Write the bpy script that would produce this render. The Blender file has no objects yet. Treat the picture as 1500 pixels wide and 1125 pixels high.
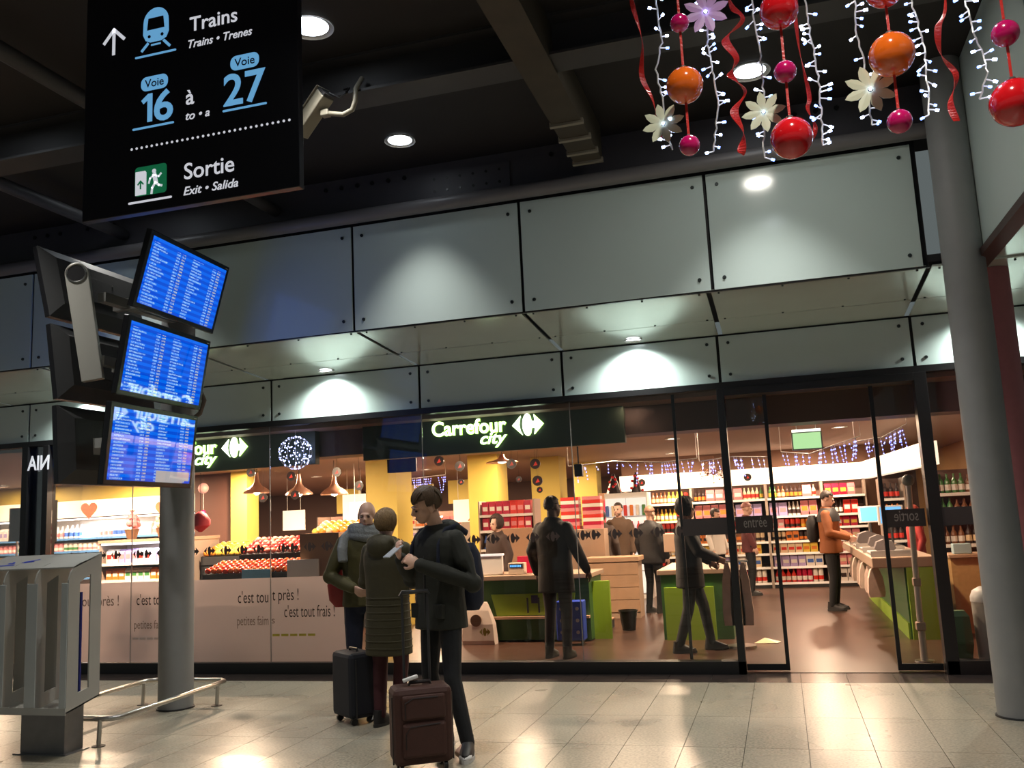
import bpy, bmesh, math, random
from mathutils import Vector, Matrix, Euler
PI = math.pi
random.seed(7)
SC = bpy.context.scene
COL = SC.collection

# ------------------------------------------------------------------ camera
def look_matrix(yaw, pitch, roll):
    fwd = Vector((-math.sin(yaw)*math.cos(pitch), math.cos(yaw)*math.cos(pitch), math.sin(pitch)))
    right = Vector((math.cos(yaw), math.sin(yaw), 0))
    up = right.cross(fwd)
    r = right*math.cos(roll) + up*math.sin(roll)
    u = right*-math.sin(roll) + up*math.cos(roll)
    return Matrix((r, u, -fwd)).transposed().to_4x4()
cam = bpy.data.cameras.new('camera')
cam.sensor_width = 36.0
cam.lens = 1321.79/1500*36
cam.clip_start = 0.05
camo = bpy.data.objects.new('camera', cam)
COL.objects.link(camo)
camo.matrix_world = Matrix.Translation((0, 0, 1.55)) @ look_matrix(0.2808, 0.1492, -0.0480)
SC.camera = camo

# ------------------------------------------------------------------ world, exposure
wd = bpy.data.worlds.new('world'); SC.world = wd; wd.use_nodes = True
wd.node_tree.nodes['Background'].inputs[0].default_value = (0.60, 0.70, 0.70, 1)
wd.node_tree.nodes['Background'].inputs[1].default_value = 0.18
SC.view_settings.view_transform = 'Standard'
SC.view_settings.look = 'None'
SC.view_settings.gamma = 1.0
SC.view_settings.use_curve_mapping = False
SC.view_settings.exposure = 0.0
SC.cycles.max_bounces = 8
SC.cycles.transparent_max_bounces = 16
SC.cycles.sample_clamp_indirect = 4.0
SC.cycles.caustics_reflective = False
SC.cycles.caustics_refractive = False

def lamp(kind, loc, energy, color=(1, 1, 1), size=0.2, rot=(0, 0, 0), parent=None, spot=None, blend=0.5, name='lamp_light'):
    l = bpy.data.lights.new(name, kind); l.energy = energy; l.color = color
    if kind == 'AREA':
        l.shape = 'DISK'; l.size = size
    elif kind == 'SPOT':
        l.spot_size = spot or 1.6; l.spot_blend = blend; l.shadow_soft_size = size
    else:
        l.shadow_soft_size = size
    o = bpy.data.objects.new(name, l); COL.objects.link(o)
    o.location = loc; o.rotation_euler = rot
    if parent is not None: o.parent = parent
    return o

# ------------------------------------------------------------------ materials
MATS = {}
def nodes_of(name):
    m = bpy.data.materials.new(name); m.use_nodes = True
    nt = m.node_tree
    return m, nt, nt.nodes['Principled BSDF']
def mat(name, col, rough=0.5, metal=0.0, emit=0.0, ecol=None, noise=0.0, nscale=20.0, bump=0.0, bscale=60.0, coat=0.0, spec=0.5, sub=0.0):
    if name in MATS: return MATS[name]
    m, nt, b = nodes_of(name)
    c4 = (col[0], col[1], col[2], 1)
    b.inputs['Base Color'].default_value = c4
    b.inputs['Roughness'].default_value = rough
    b.inputs['Metallic'].default_value = metal
    b.inputs['Specular IOR Level'].default_value = spec
    if coat: b.inputs['Coat Weight'].default_value = coat; b.inputs['Coat Roughness'].default_value = 0.05
    if emit:
        e = ecol or col
        b.inputs['Emission Color'].default_value = (e[0], e[1], e[2], 1)
        b.inputs['Emission Strength'].default_value = emit
    if noise or bump:
        tc = nt.nodes.new('ShaderNodeTexCoord')
    if noise:
        n = nt.nodes.new('ShaderNodeTexNoise'); n.inputs['Scale'].default_value = nscale; n.inputs['Detail'].default_value = 5
        nt.links.new(tc.outputs['Object'], n.inputs['Vector'])
        mx = nt.nodes.new('ShaderNodeMix'); mx.data_type = 'RGBA'
        lo = [max(0, v*(1-noise)) for v in col]; hi = [min(1, v*(1+noise)) for v in col]
        mx.inputs[6].default_value = (*lo, 1); mx.inputs[7].default_value = (*hi, 1)
        nt.links.new(n.outputs['Fac'], mx.inputs[0]); nt.links.new(mx.outputs[2], b.inputs['Base Color'])
    if bump:
        n2 = nt.nodes.new('ShaderNodeTexNoise'); n2.inputs['Scale'].default_value = bscale; n2.inputs['Detail'].default_value = 6
        nt.links.new(tc.outputs['Object'], n2.inputs['Vector'])
        bp = nt.nodes.new('ShaderNodeBump'); bp.inputs['Strength'].default_value = bump; bp.inputs['Distance'].default_value = 0.01
        nt.links.new(n2.outputs['Fac'], bp.inputs['Height']); nt.links.new(bp.outputs['Normal'], b.inputs['Normal'])
    MATS[name] = m
    return m
def glass_mat(name, tint=(0.96, 0.97, 0.96), refl=1.0, alpha=0.0, film=(1, 1, 1)):
    # clear pane: transparent with a fresnel reflection; alpha mixes in a diffuse film
    if name in MATS: return MATS[name]
    m = bpy.data.materials.new(name); m.use_nodes = True; nt = m.node_tree; nt.nodes.clear()
    out = nt.nodes.new('ShaderNodeOutputMaterial'); tr = nt.nodes.new('ShaderNodeBsdfTransparent'); gl = nt.nodes.new('ShaderNodeBsdfGlossy')
    fr = nt.nodes.new('ShaderNodeFresnel'); fr.inputs['IOR'].default_value = 1.5
    mu = nt.nodes.new('ShaderNodeMath'); mu.operation = 'MULTIPLY'; mu.inputs[1].default_value = refl
    tr.inputs[0].default_value = (*tint, 1); gl.inputs['Roughness'].default_value = 0.0
    mx = nt.nodes.new('ShaderNodeMixShader')
    nt.links.new(fr.outputs[0], mu.inputs[0]); nt.links.new(mu.outputs[0], mx.inputs[0])
    if alpha:
        df = nt.nodes.new('ShaderNodeBsdfDiffuse'); df.inputs[0].default_value = (*film, 1)
        tl = nt.nodes.new('ShaderNodeBsdfTranslucent'); tl.inputs[0].default_value = (*film, 1)
        m1 = nt.nodes.new('ShaderNodeMixShader'); m1.inputs[0].default_value = 0.6
        nt.links.new(df.outputs[0], m1.inputs[1]); nt.links.new(tl.outputs[0], m1.inputs[2])
        m2 = nt.nodes.new('ShaderNodeMixShader'); m2.inputs[0].default_value = alpha
        nt.links.new(tr.outputs[0], m2.inputs[1]); nt.links.new(m1.outputs[0], m2.inputs[2])
        nt.links.new(m2.outputs[0], mx.inputs[1])
    else:
        nt.links.new(tr.outputs[0], mx.inputs[1])
    nt.links.new(gl.outputs[0], mx.inputs[2]); nt.links.new(mx.outputs[0], out.inputs[0])
    MATS[name] = m
    return m

# ------------------------------------------------------------------ mesh building
class MB:
    def __init__(s): s.v = []; s.f = []
    def add(s, vs, fs):
        b = len(s.v); s.v += [tuple(v) for v in vs]; s.f += [tuple(b+i for i in f) for f in fs]; return s
    def box(s, x0, x1, y0, y1, z0, z1, M=None):
        vs = [Vector(q) for q in ((x0,y0,z0),(x1,y0,z0),(x1,y1,z0),(x0,y1,z0),(x0,y0,z1),(x1,y0,z1),(x1,y1,z1),(x0,y1,z1))]
        if M: vs = [M @ v for v in vs]
        return s.add(vs, [(3,2,1,0),(4,5,6,7),(0,1,5,4),(1,2,6,5),(2,3,7,6),(3,0,4,7)])
    def cbox(s, c, d, M=None):
        return s.box(c[0]-d[0]/2, c[0]+d[0]/2, c[1]-d[1]/2, c[1]+d[1]/2, c[2]-d[2]/2, c[2]+d[2]/2, M)
    def rings(s, rings, cap=True, closed=False):
        n = len(rings[0]); vs = [q for r in rings for q in r]; fs = []
        m = len(rings); lim = m if closed else m-1
        for i in range(lim):
            a = i*n; b = ((i+1) % m)*n
            for k in range(n):
                k2 = (k+1) % n; fs.append((a+k, a+k2, b+k2, b+k))
        if cap and not closed:
            fs.append(tuple(reversed(range(n)))); fs.append(tuple((m-1)*n+k for k in range(n)))
        return s.add(vs, fs)
    def tube(s, pts, r, n=8, closed=False, cap=True, flat=1.0):
        pts = [Vector(q) for q in pts]; m = len(pts)
        rr = r if isinstance(r, (list, tuple)) else [r]*m
        out = []; ref = None
        for i, q in enumerate(pts):
            if closed: t = (pts[(i+1) % m]-pts[i-1])
            else: t = pts[min(i+1, m-1)]-pts[max(i-1, 0)]
            if t.length < 1e-9: t = Vector((0, 0, 1))
            t.normalize()
            if ref is None:
                ref = Vector((0, 0, 1)) if abs(t.z) < 0.9 else Vector((1, 0, 0))
            a = ref-t*ref.dot(t)
            if a.length < 1e-6: a = t.orthogonal()
            a.normalize(); b = t.cross(a); ref = a
            out.append([q+a*(rr[i]*math.cos(2*PI*k/n))+b*(rr[i]*flat*math.sin(2*PI*k/n)) for k in range(n)])
        return s.rings(out, cap, closed)
    def cyl(s, p0, p1, r, r1=None, n=16):
        return s.tube([p0, p1], [r, r if r1 is None else r1], n)
    def lathe(s, prof, c=(0, 0, 0), n=16, M=None, cap=True):
        out = []
        for r, z in prof:
            ring = [Vector((c[0]+r*math.cos(2*PI*k/n), c[1]+r*math.sin(2*PI*k/n), c[2]+z)) for k in range(n)]
            if M: ring = [M @ q for q in ring]
            out.append(ring)
        return s.rings(out, cap)
    def ball(s, c, r, n=12, m=8, M=None):
        rx, ry, rz = r if isinstance(r, (tuple, list)) else (r, r, r)
        out = []
        for i in range(m+1):
            a = -PI/2+PI*i/m
            a = max(-PI/2+0.02, min(PI/2-0.02, a))
            ring = [Vector((c[0]+rx*math.cos(a)*math.cos(2*PI*k/n), c[1]+ry*math.cos(a)*math.sin(2*PI*k/n), c[2]+rz*math.sin(a))) for k in range(n)]
            if M: ring = [M @ q for q in ring]
            out.append(ring)
        return s.rings(out)
    def prism(s, poly, y0, y1, M=None):
        # polygon in x,z extruded along y
        n = len(poly)
        a = [Vector((x, y0, z)) for x, z in poly]; b = [Vector((x, y1, z)) for x, z in poly]
        if M: a = [M @ q for q in a]; b = [M @ q for q in b]
        fs = [tuple(range(n)), tuple(reversed(range(n, 2*n)))]
        fs += [(k, n+k, n+(k+1) % n, (k+1) % n) for k in range(n)]
        return s.add(a+b, fs)
    def mesh(s, name, smooth=False):
        me = bpy.data.meshes.new(name); me.from_pydata(s.v, [], s.f); me.validate()
        bm = bmesh.new(); bm.from_mesh(me); bmesh.ops.recalc_face_normals(bm, faces=bm.faces); bm.to_mesh(me); bm.free()
        if smooth:
            for p in me.polygons: p.use_smooth = True
            try: me.set_sharp_from_angle(angle=math.radians(42))
            except Exception: pass
        return me
    def build(s, name, m, parent=None, smooth=False, bevel=0.0, loc=None, rot=None):
        o = bpy.data.objects.new(name, s.mesh(name, smooth)); COL.objects.link(o)
        if m is not None: o.data.materials.append(m)
        if parent is not None: o.parent = parent
        if loc is not None: o.location = loc
        if rot is not None: o.rotation_euler = rot
        if bevel:
            b = o.modifiers.new('bevel', 'BEVEL'); b.width = bevel; b.segments = 2; b.limit_method = 'ANGLE'
        return o
def tag(o, label=None, cat=None, group=None, kind=None):
    if label: o['label'] = label
    if cat: o['category'] = cat
    if group: o['group'] = group
    if kind: o['kind'] = kind
    return o
def empty(name, loc=(0, 0, 0), rz=0.0, rot=None):
    o = bpy.data.objects.new(name, None); COL.objects.link(o); o.location = loc
    o.rotation_euler = rot if rot is not None else (0, 0, rz); o.empty_display_size = 0.05
    return o
def thing(name, label, cat, loc=(0, 0, 0), rz=0.0, group=None, rot=None):
    return tag(empty(name, loc, rz, rot), label, cat, group)
def copy_tree(o, parent=None):
    c = o.copy(); COL.objects.link(c); c.parent = parent
    for ch in list(o.children): copy_tree(ch, c)
    return c
def inst(name, me, parent=None, loc=(0, 0, 0), rot=(0, 0, 0), scale=None):
    o = bpy.data.objects.new(name, me); COL.objects.link(o); o.location = loc; o.rotation_euler = rot
    if scale is not None: o.scale = scale
    if parent is not None: o.parent = parent
    return o
def with_mat(me, m):
    me.materials.clear(); me.materials.append(m); return me
def text_mesh(body, size, extrude=0.002, offset=0.0, shear=0.0, align='LEFT', space=1.0, mirror=False):
    cu = bpy.data.curves.new('lettering', 'FONT'); cu.body = body; cu.size = size; cu.extrude = extrude; cu.offset = offset
    cu.shear = shear; cu.align_x = align; cu.space_character = space; cu.resolution_u = 4
    o = bpy.data.objects.new('lettering', cu); COL.objects.link(o)
    dg = bpy.context.evaluated_depsgraph_get(); dg.update()
    me = bpy.data.meshes.new_from_object(o.evaluated_get(dg))
    bpy.data.objects.remove(o); bpy.data.curves.remove(cu)
    # lettering lies in x,y: stand it up in x,z facing -y
    for v in me.vertices:
        x, y, z = v.co
        v.co = ((-x if mirror else x), -z, y)
    if mirror: me.flip_normals()
    return me
def text(body, size, m, parent, loc, name='lettering', rot=(0, 0, 0), **k):
    me = with_mat(text_mesh(body, size, **k), m)
    return inst(name, me, parent, loc, rot)
def baked(o):
    # replace an object's mesh by its modified mesh
    dg = bpy.context.evaluated_depsgraph_get(); dg.update()
    me = bpy.data.meshes.new_from_object(o.evaluated_get(dg)); o.modifiers.clear(); old = o.data; o.data = me
    if old.users == 0: bpy.data.meshes.remove(old)
    return o
# ------------------------------------------------------------------ materials of the setting
M_black = mat('black_metal', (0.012, 0.011, 0.012), 0.35)
M_dark = mat('dark_backing', (0.02, 0.02, 0.022), 0.6)
M_ceil = mat('dark_ceiling', (0.018, 0.014, 0.013), 0.75, noise=0.25, nscale=3)
M_beam = mat('painted_steel', (0.075, 0.070, 0.082), 0.5, noise=0.2, nscale=4)
M_pipe = mat('grey_pipe_paint', (0.17, 0.16, 0.165), 0.4)
M_column = mat('column_paint', (0.27, 0.27, 0.268), 0.55, noise=0.12, nscale=6)
M_panel = mat('grey_glass_panel', (0.62, 0.73, 0.70), 0.12, noise=0.04, nscale=2, spec=0.55)
M_soffit = mat('soffit_panel', (0.84, 0.88, 0.80), 0.16, metal=0.55, noise=0.06, nscale=3, spec=0.6)
M_bolt = mat('panel_bolt', (0.05, 0.06, 0.06), 0.4, metal=0.8)
M_steel = mat('brushed_steel', (0.55, 0.53, 0.5), 0.28, metal=1.0)
M_white = mat('white_plastic', (0.75, 0.74, 0.72), 0.4)
GLASS = glass_mat('shop_glass', (0.97, 0.98, 0.97), 0.6)

def terrazzo(name, base, dark, rough, scale=55.0):
    m, nt, b = nodes_of(name)
    tc = nt.nodes.new('ShaderNodeTexCoord'); g = nt.nodes.new('ShaderNodeNewGeometry')
    n = nt.nodes.new('ShaderNodeTexNoise'); n.inputs['Scale'].default_value = scale; n.inputs['Detail'].default_value = 4
    n2 = nt.nodes.new('ShaderNodeTexNoise'); n2.inputs['Scale'].default_value = 1.3; n2.inputs['Detail'].default_value = 2
    nt.links.new(g.outputs['Position'], n.inputs['Vector']); nt.links.new(g.outputs['Position'], n2.inputs['Vector'])
    r = nt.nodes.new('ShaderNodeValToRGB'); r.color_ramp.elements[0].position = 0.3; r.color_ramp.elements[1].position = 0.62
    r.color_ramp.elements[0].color = (*dark, 1); r.color_ramp.elements[1].color = (*base, 1)
    nt.links.new(n.outputs['Fac'], r.inputs[0])
    mx = nt.nodes.new('ShaderNodeMix'); mx.data_type = 'RGBA'; mx.blend_type = 'MULTIPLY'; mx.inputs[0].default_value = 0.3
    r2 = nt.nodes.new('ShaderNodeValToRGB'); r2.color_ramp.elements[0].color = (0.62, 0.6, 0.55, 1); r2.color_ramp.elements[0].position = 0.2; r2.color_ramp.elements[1].position = 0.85
    nt.links.new(n2.outputs['Fac'], r2.inputs[0]); nt.links.new(r.outputs[0], mx.inputs[6]); nt.links.new(r2.outputs[0], mx.inputs[7])
    oi = nt.nodes.new('ShaderNodeObjectInfo'); hv = nt.nodes.new('ShaderNodeHueSaturation')
    mr = nt.nodes.new('ShaderNodeMapRange'); mr.inputs[3].default_value = 0.92; mr.inputs[4].default_value = 1.06
    nt.links.new(oi.outputs['Random'], mr.inputs[0]); nt.links.new(mr.outputs[0], hv.inputs['Value'])
    nt.links.new(mx.outputs[2], hv.inputs['Color']); nt.links.new(hv.outputs[0], b.inputs['Base Color'])
    rr = nt.nodes.new('ShaderNodeMapRange'); rr.inputs[3].default_value = rough*0.8; rr.inputs[4].default_value = rough*1.4
    nt.links.new(n2.outputs['Fac'], rr.inputs[0]); nt.links.new(rr.outputs[0], b.inputs['Roughness'])
    MATS[name] = m
    return m
M_tile = terrazzo('pale_terrazzo', (0.42, 0.38, 0.30), (0.215, 0.195, 0.15), 0.26)
M_grout = mat('tile_joint', (0.13, 0.12, 0.10), 0.8)
M_thresh = mat('dark_threshold_stone', (0.035, 0.026, 0.024), 0.22, noise=0.3, nscale=8)
M_shopfloor = mat('brown_shop_floor', (0.062, 0.030, 0.020), 0.3, noise=0.18, nscale=1.6)
M_bulk = mat('brown_bulkhead', (0.10, 0.062, 0.05), 0.6)
M_shopceil = mat('shop_ceiling', (0.27, 0.18, 0.145), 0.7)

# ------------------------------------------------------------------ floor
floor = MB().box(-16, 8, -8, 8.68, -0.12, -0.012).build('floor', M_grout)
tag(floor, 'pale speckled terrazzo station floor laid in oblong tiles', 'floor', kind='structure')
rows = [(8.68, 7.285), (7.285, 6.367), (6.367, 5.45), (5.45, 4.53), (4.53, 3.61)]
for (ya, yb) in rows:
    me = with_mat(MB().box(-0.198, 0.198, yb+0.002-(ya+yb)/2, ya-0.002-(ya+yb)/2, -0.012, 0.0).mesh('floor_tile'), M_tile)
    for k in range(-19, 14):
        inst('floor_tile', me, floor, (-1.9664+0.4*(k+0.5), (ya+yb)/2, 0))
tag(MB().box(-16, 8, -8, 3.61, -0.012, 0).build('tile_field', M_tile, floor), kind='stuff')
th = MB().box(-16, 8, 8.68, 9.2, -0.12, -0.01).build('floor_threshold', M_grout)
tag(th, 'dark brown polished stone strip along the shop front', 'floor', kind='structure')
me = with_mat(MB().box(-0.1975, 0.1975, -0.235, 0.235, -0.01, 0.0).mesh('threshold_tile'), M_thresh)
for k in range(-18, 14): inst('threshold_tile', me, th, (-1.9664+0.4*(k+0.5), 8.92, 0))
tag(MB().box(-18, 8, 9.2, 27, -0.12, 0.0).build('floor_shop', M_shopfloor), 'warm brown smooth floor inside the supermarket', 'floor', kind='structure')

# ------------------------------------------------------------------ ceiling and its steel
ceil = tag(MB().box(-16, 8, -8, 9.3, 4.95, 5.1).build('ceiling', M_ceil), 'dark station ceiling of wide sheet panels', 'ceiling', kind='structure')
def beam_i(mb, p0, p1, w, h, t=0.02):
    # an I beam running along x or y, p0/p1 at the top centre
    x0, y0, z = p0; x1, y1, _ = p1
    if abs(x1-x0) > abs(y1-y0):
        mb.box(x0, x1, y0-w/2, y0+w/2, z-t, z); mb.box(x0, x1, y0-w/2, y0+w/2, z-h, z-h+t); mb.box(x0, x1, y0-t/2, y0+t/2, z-h+t, z-t)
    else:
        mb.box(x0-w/2, x0+w/2, y0, y1, z-t, z); mb.box(x0-w/2, x0+w/2, y0, y1, z-h, z-h+t); mb.box(x0-t/2, x0+t/2, y0, y1, z-h+t, z-t)
    return mb
fb = thing('steel_beam', 'dark painted steel edge beam with bolt holes above the pale panels', 'beam', (0, 7.79, 4.56))
MB().box(-15, 1.55, -0.06, 0.06, 0.0, 0.39).build('web_plate', M_beam, fb)
MB().box(-15, 1.55, -0.13, 0.12, 0.0, 0.03).build('flange', M_beam, fb)
hm = with_mat(MB().cyl((0, -0.068, 0), (0, -0.05, 0), 0.022, n=10).mesh('bolt_hole', True), M_black)
for x0 in (-13.2, -10.2, -7.6, -6.9, -4.05, -3.55, -1.75, 0.4):
    for k in range(3): inst('bolt_hole', hm, fb, (x0+k*0.17, 0, 0.30))
sp = MB().box(-3.0, -2.15, -0.075, -0.06, 0.05, 0.30).build('splice_plate', M_beam, fb)
for i in range(6):
    for j in range(2): inst('bolt_hole', hm, sp, (-2.9+i*0.13, -0.012, 0.11+j*0.12), scale=(0.6, 1, 0.6))
tag(MB().cyl((-15, 7.58, 4.49), (1.48, 7.58, 4.49), 0.065, n=20).build('handrail_pipe', M_pipe, smooth=True), 'long grey round pipe running above the pale glass panels', 'pipe')
M_beam2 = mat('grey_beam', (0.045, 0.042, 0.043), 0.55, noise=0.2, nscale=3)
tag(beam_i(MB(), (-15, 5.72, 4.95), (7, 5.72, 4.95), 0.26, 0.30).build('steel_beam', M_beam2), 'dark grey I beam crossing the ceiling behind the hanging sign', 'beam')
tag(beam_i(MB(), (-15, 2.6, 4.95), (7, 2.6, 4.95), 0.26, 0.30).build('steel_beam', M_beam2), 'dark grey I beam over the hanging Christmas garlands', 'beam')
tb = thing('ceiling_duct', 'dull brown cross duct under the ceiling with clamp strips', 'duct', (-1.36, 6.5, 4.62))
MB().box(-0.12, 0.12, -3.4, 1.0, 0, 0.33).build('duct_body', mat('brown_duct', (0.055, 0.042, 0.026), 0.7, noise=0.3, nscale=5), tb)
for y in (0.12, 0.42, 0.72, 0.95): MB().box(-0.135, 0.135, y-0.02, y+0.02, -0.02, 0.02).build('clamp_strip', mat('pale_clamp', (0.26, 0.23, 0.18), 0.5), tb)
for x, y0, y1 in ((-4.6, 3, 7.7), (-6.4, 1.5, 7.7)):
    tag(MB().tube([(x, y0, 4.72), (x, y1, 4.72)], 0.06, 12).build('service_pipe', M_beam2, smooth=True), 'thin dark service pipe under the ceiling' if x > -5 else 'dark service pipe at the end of the ceiling over the dispenser', 'pipe')

# ------------------------------------------------------------------ facade of pale panels
wall = MB().box(-15, 1.30, 7.71, 7.76, 3.40, 4.56).build('wall_front', M_dark)
tag(wall, 'shop front fascia of pale grey-green glass panels with bolts', 'wall', kind='structure')
bolt = with_mat(MB().cyl((0, 0, 0), (0, -0.012, 0), 0.017, 0.014, n=10).mesh('bolt', True), M_bolt)
OX = [-11.3, -9.4, -7.53, -5.62, -3.744, -2.066, -0.396, 1.268]
IX = [-12.4, -10.8, -8.99, -7.25, -5.54, -3.70, -2.084, -0.474, 1.325, 3.1, 4.9]
for a, b in zip(OX[:-1], OX[1:]):
    a += 0.014; b -= 0.014
    pn = MB().box(a, b, 7.655, 7.675, 3.395, 4.42).build('panel', M_panel, wall, bevel=0.002)
    for x in (a+0.09, b-0.09):
        for z in (3.395+0.10, 4.42-0.10): inst('bolt', bolt, pn, (x, 7.656, z))
wi = MB().box(-15, 5, 9.2, 9.26, 2.80, 3.30).build('wall_inner', M_dark)
tag(wi, 'lower row of pale glass panels above the shop windows', 'wall', kind='structure')
for a, b in zip(IX[:-1], IX[1:]):
    a += 0.014; b -= 0.014
    pn = MB().box(a, b, 9.146, 9.166, 2.80, 3.272).build('panel', M_panel, wi, bevel=0.002)
    for x in (a+0.09, b-0.09):
        for z in (2.88, 3.20): inst('bolt', bolt, pn, (x, 9.147, z))
so = MB().box(-15, 5, 7.72, 9.25, 3.44, 3.50).build('ceiling_soffit', M_dark)
tag(so, 'pale reflective soffit panels over the shop entrance', 'ceiling', kind='structure')
sx = [(OX[i]+v)/2 for i, v in enumerate([-10.9, -9.1, -7.3, -5.54, -3.70, -2.084, -0.474, 1.325])] + [3.1, 4.9]
small = with_mat(MB().cyl((0, 0, 0), (0, 0, -0.01), 0.010, 0.008, n=8).mesh('bolt', True), M_bolt)
for a, b in zip(sx[:-1], sx[1:]):
    a += 0.022; b -= 0.022
    for ya, yb in ((7.665, 8.57), (8.58, 9.135)):
        z = lambda y: 3.385+(y-7.665)/(9.135-7.665)*(3.285-3.385)
        m = MB(); m.add([(a, ya, z(ya)), (b, ya, z(ya)), (b, yb, z(yb)), (a, yb, z(yb)), (a, ya, z(ya)+.015), (b, ya, z(ya)+.015), (b, yb, z(yb)+.015), (a, yb, z(yb)+.015)],
              [(0, 1, 2, 3), (7, 6, 5, 4), (0, 4, 5, 1), (1, 5, 6, 2), (2, 6, 7, 3), (3, 7, 4, 0)])
        pn = m.build('soffit_panel', M_soffit, so)
        if ya < 8:
            n = 4
            for i in range(n):
                x = a+0.06+(b-a-0.12)*i/(n-1)
                inst('bolt', small, pn, (x, ya+0.05, z(ya+0.05))); inst('bolt', small, pn, (x, yb-0.03, z(yb-0.03)))
tag(MB().box(-15, 1.30, 7.66, 7.70, 3.383, 3.396).build('trim_1', M_black), 'thin black edge strip under the upper panels', 'trim', kind='structure')
# the fascia turning towards the concourse on the right
wr = MB().box(1.70, 1.76, 1.5, 7.72, 3.40, 4.95).build('wall_right', M_dark)
tag(wr, 'pale glass fascia turning the corner beside the grey column', 'wall', kind='structure')
for a, b in ((1.5, 3.7), (3.72, 5.62), (5.64, 7.70)):
    pn = MB().box(1.63, 1.65, a, b, 3.40, 4.94).build('panel', M_panel, wr, bevel=0.002)
    for y in (a+0.09, b-0.09):
        for z in (3.5, 4.8): inst('bolt', bolt, pn, (1.632, y, z), (0, 0, -PI/2))
tag(MB().box(1.60, 1.72, 1.5, 7.70, 3.34, 3.40).build('trim_2', mat('rust_trim', (0.05, 0.022, 0.018), 0.5)), 'dark rust-red bottom edge of the corner fascia', 'trim', kind='structure')
sr = MB().box(1.74, 5, 1.5, 7.72, 3.44, 3.5).build('ceiling_soffit_right', M_dark)
tag(sr, 'soffit behind the corner fascia on the right', 'ceiling', kind='structure')
for a, b in ((1.5, 3.4), (3.42, 5.2), (5.22, 6.4), (6.42, 7.66)):
    for x0, x1 in ((1.74, 2.9), (2.92, 4.9)): MB().box(x0, x1, a, b, 3.40, 3.415).build('soffit_panel', M_soffit, sr)

# ------------------------------------------------------------------ columns
def column(name, label, x, y, r, z1, m):
    t = thing(name, label, 'column', (x, y, 0)); t['kind'] = 'structure'
    MB().cyl((0, 0, 0), (0, 0, z1), r, n=32).build('shaft', m, t, smooth=True)
    MB().cyl((0, 0, 0), (0, 0, 0.012), r+0.012, n=32).build('base_ring', M_dark, t, smooth=True)
    return t
column('column_left', 'round grey concrete column carrying the timetable screens', -5.45, 7.33, 0.155, 3.75, M_column)
column('column_right', 'round grey steel column beside the corner fascia', 1.50, 7.42, 0.15, 4.95, M_column)
column('column_back', 'round column with painted-in red light behind the grey corner column', 1.80, 7.95, 0.125, 3.37, mat('column_painted_red_light', (0.42, 0.15, 0.16), 0.5, noise=0.1))  # the red light falling on this column is put into its colour

# ------------------------------------------------------------------ shop front glazing
fr = thing('window_frame', 'black metal frame of the supermarket shop front', 'window frame'); fr['kind'] = 'structure'
def bar(x0, x1, y0, y1, z0, z1, nm='frame_bar'): return MB().box(x0, x1, y0, y1, z0, z1).build(nm, M_black, fr, bevel=0.003)
bar(-15, 5, 9.10, 9.22, 2.735, 2.80, 'head_rail')
bar(-8.62, -0.45, 9.08, 9.22, 0.0, 0.12, 'sill_rail'); bar(1.30, 4.5, 9.08, 9.22, 0.0, 0.12, 'sill_rail')
bar(-15, -9.0, 9.08, 9.22, 0, 0.12, 'sill_rail')
bar(-0.52, -0.45, 9.08, 9.22, 0.0, 2.735, 'post'); bar(1.29, 1.40, 9.08, 9.24, 0.0, 2.735, 'post'); bar(3.0, 3.1, 9.08, 9.22, 0.12, 2.735, 'post')
bar(-9.02, -8.93, 9.08, 9.22, 0, 2.735, 'post'); bar(-8.70, -8.62, 9.08, 9.22, 0, 2.735, 'post')
bar(-0.45, 1.29, 9.08, 9.30, 2.66, 2.735, 'door_track')
bar(-0.985, -0.955, 9.24, 9.27, 0.0, 2.735, 'glass_edge')
PX_ = [-8.62, -7.43, -5.57, -3.69, -2.03, -0.52]
i = 1
def pane(x0, x1, z0, z1, y=9.16, label=None):
    global i
    o = MB().box(x0, x1, y-0.003, y+0.003, z0, z1).build('window_%d' % i, GLASS); i += 1
    return tag(o, label, 'window', kind='structure')
for q, (a, b) in enumerate(zip(PX_[:-1], PX_[1:])):
    pane(a+0.004, b-0.004, 0.12, 2.735, label=['clear shop window pane before the dairy cabinets', 'clear shop window pane before the fruit and vegetables', 'clear shop window pane behind the three travellers', 'clear shop window pane in front of the security guard', 'clear shop window pane beside the sliding door'][q])
    MB().box(b-0.004, b+0.004, 9.150, 9.158, 0.12, 2.735).build('glass_joint', mat('silicone_joint', (0.3, 0.28, 0.26), 0.4), fr)
pane(1.40, 3.0, 0.12, 2.735, label='clear pane right of the door behind the grey column')
pane(-14.5, -9.02, 0.12, 2.735, label='clear pane of the neighbouring shop beyond the black post')
pane(-8.93, -8.70, 0.1, 2.735, label='narrow dark glazed strip between two black posts')
def leaf(n, x0, x1, label):
    t = tag(empty('door_%d' % n, (0, 9.27, 0)), label, 'door', kind='structure')
    MB().box(x0, x1, -0.003, 0.003, 0.07, 2.66).build('pane', GLASS, t)
    MB().box(x0, x1, -0.02, 0.02, 0.01, 0.07).build('bottom_rail', M_black, t)
    e = x1 if n == 1 else x0
    MB().box(e-0.018, e+0.018, -0.022, 0.022, 0.01, 2.66).build('stile', M_black, t)
    return t
leaf(1, -0.45, -0.07, 'glass sliding door leaf pushed open on the shelf side')
leaf(2, 0.92, 1.29, 'glass sliding door leaf pushed open on the cash desk side')

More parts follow.
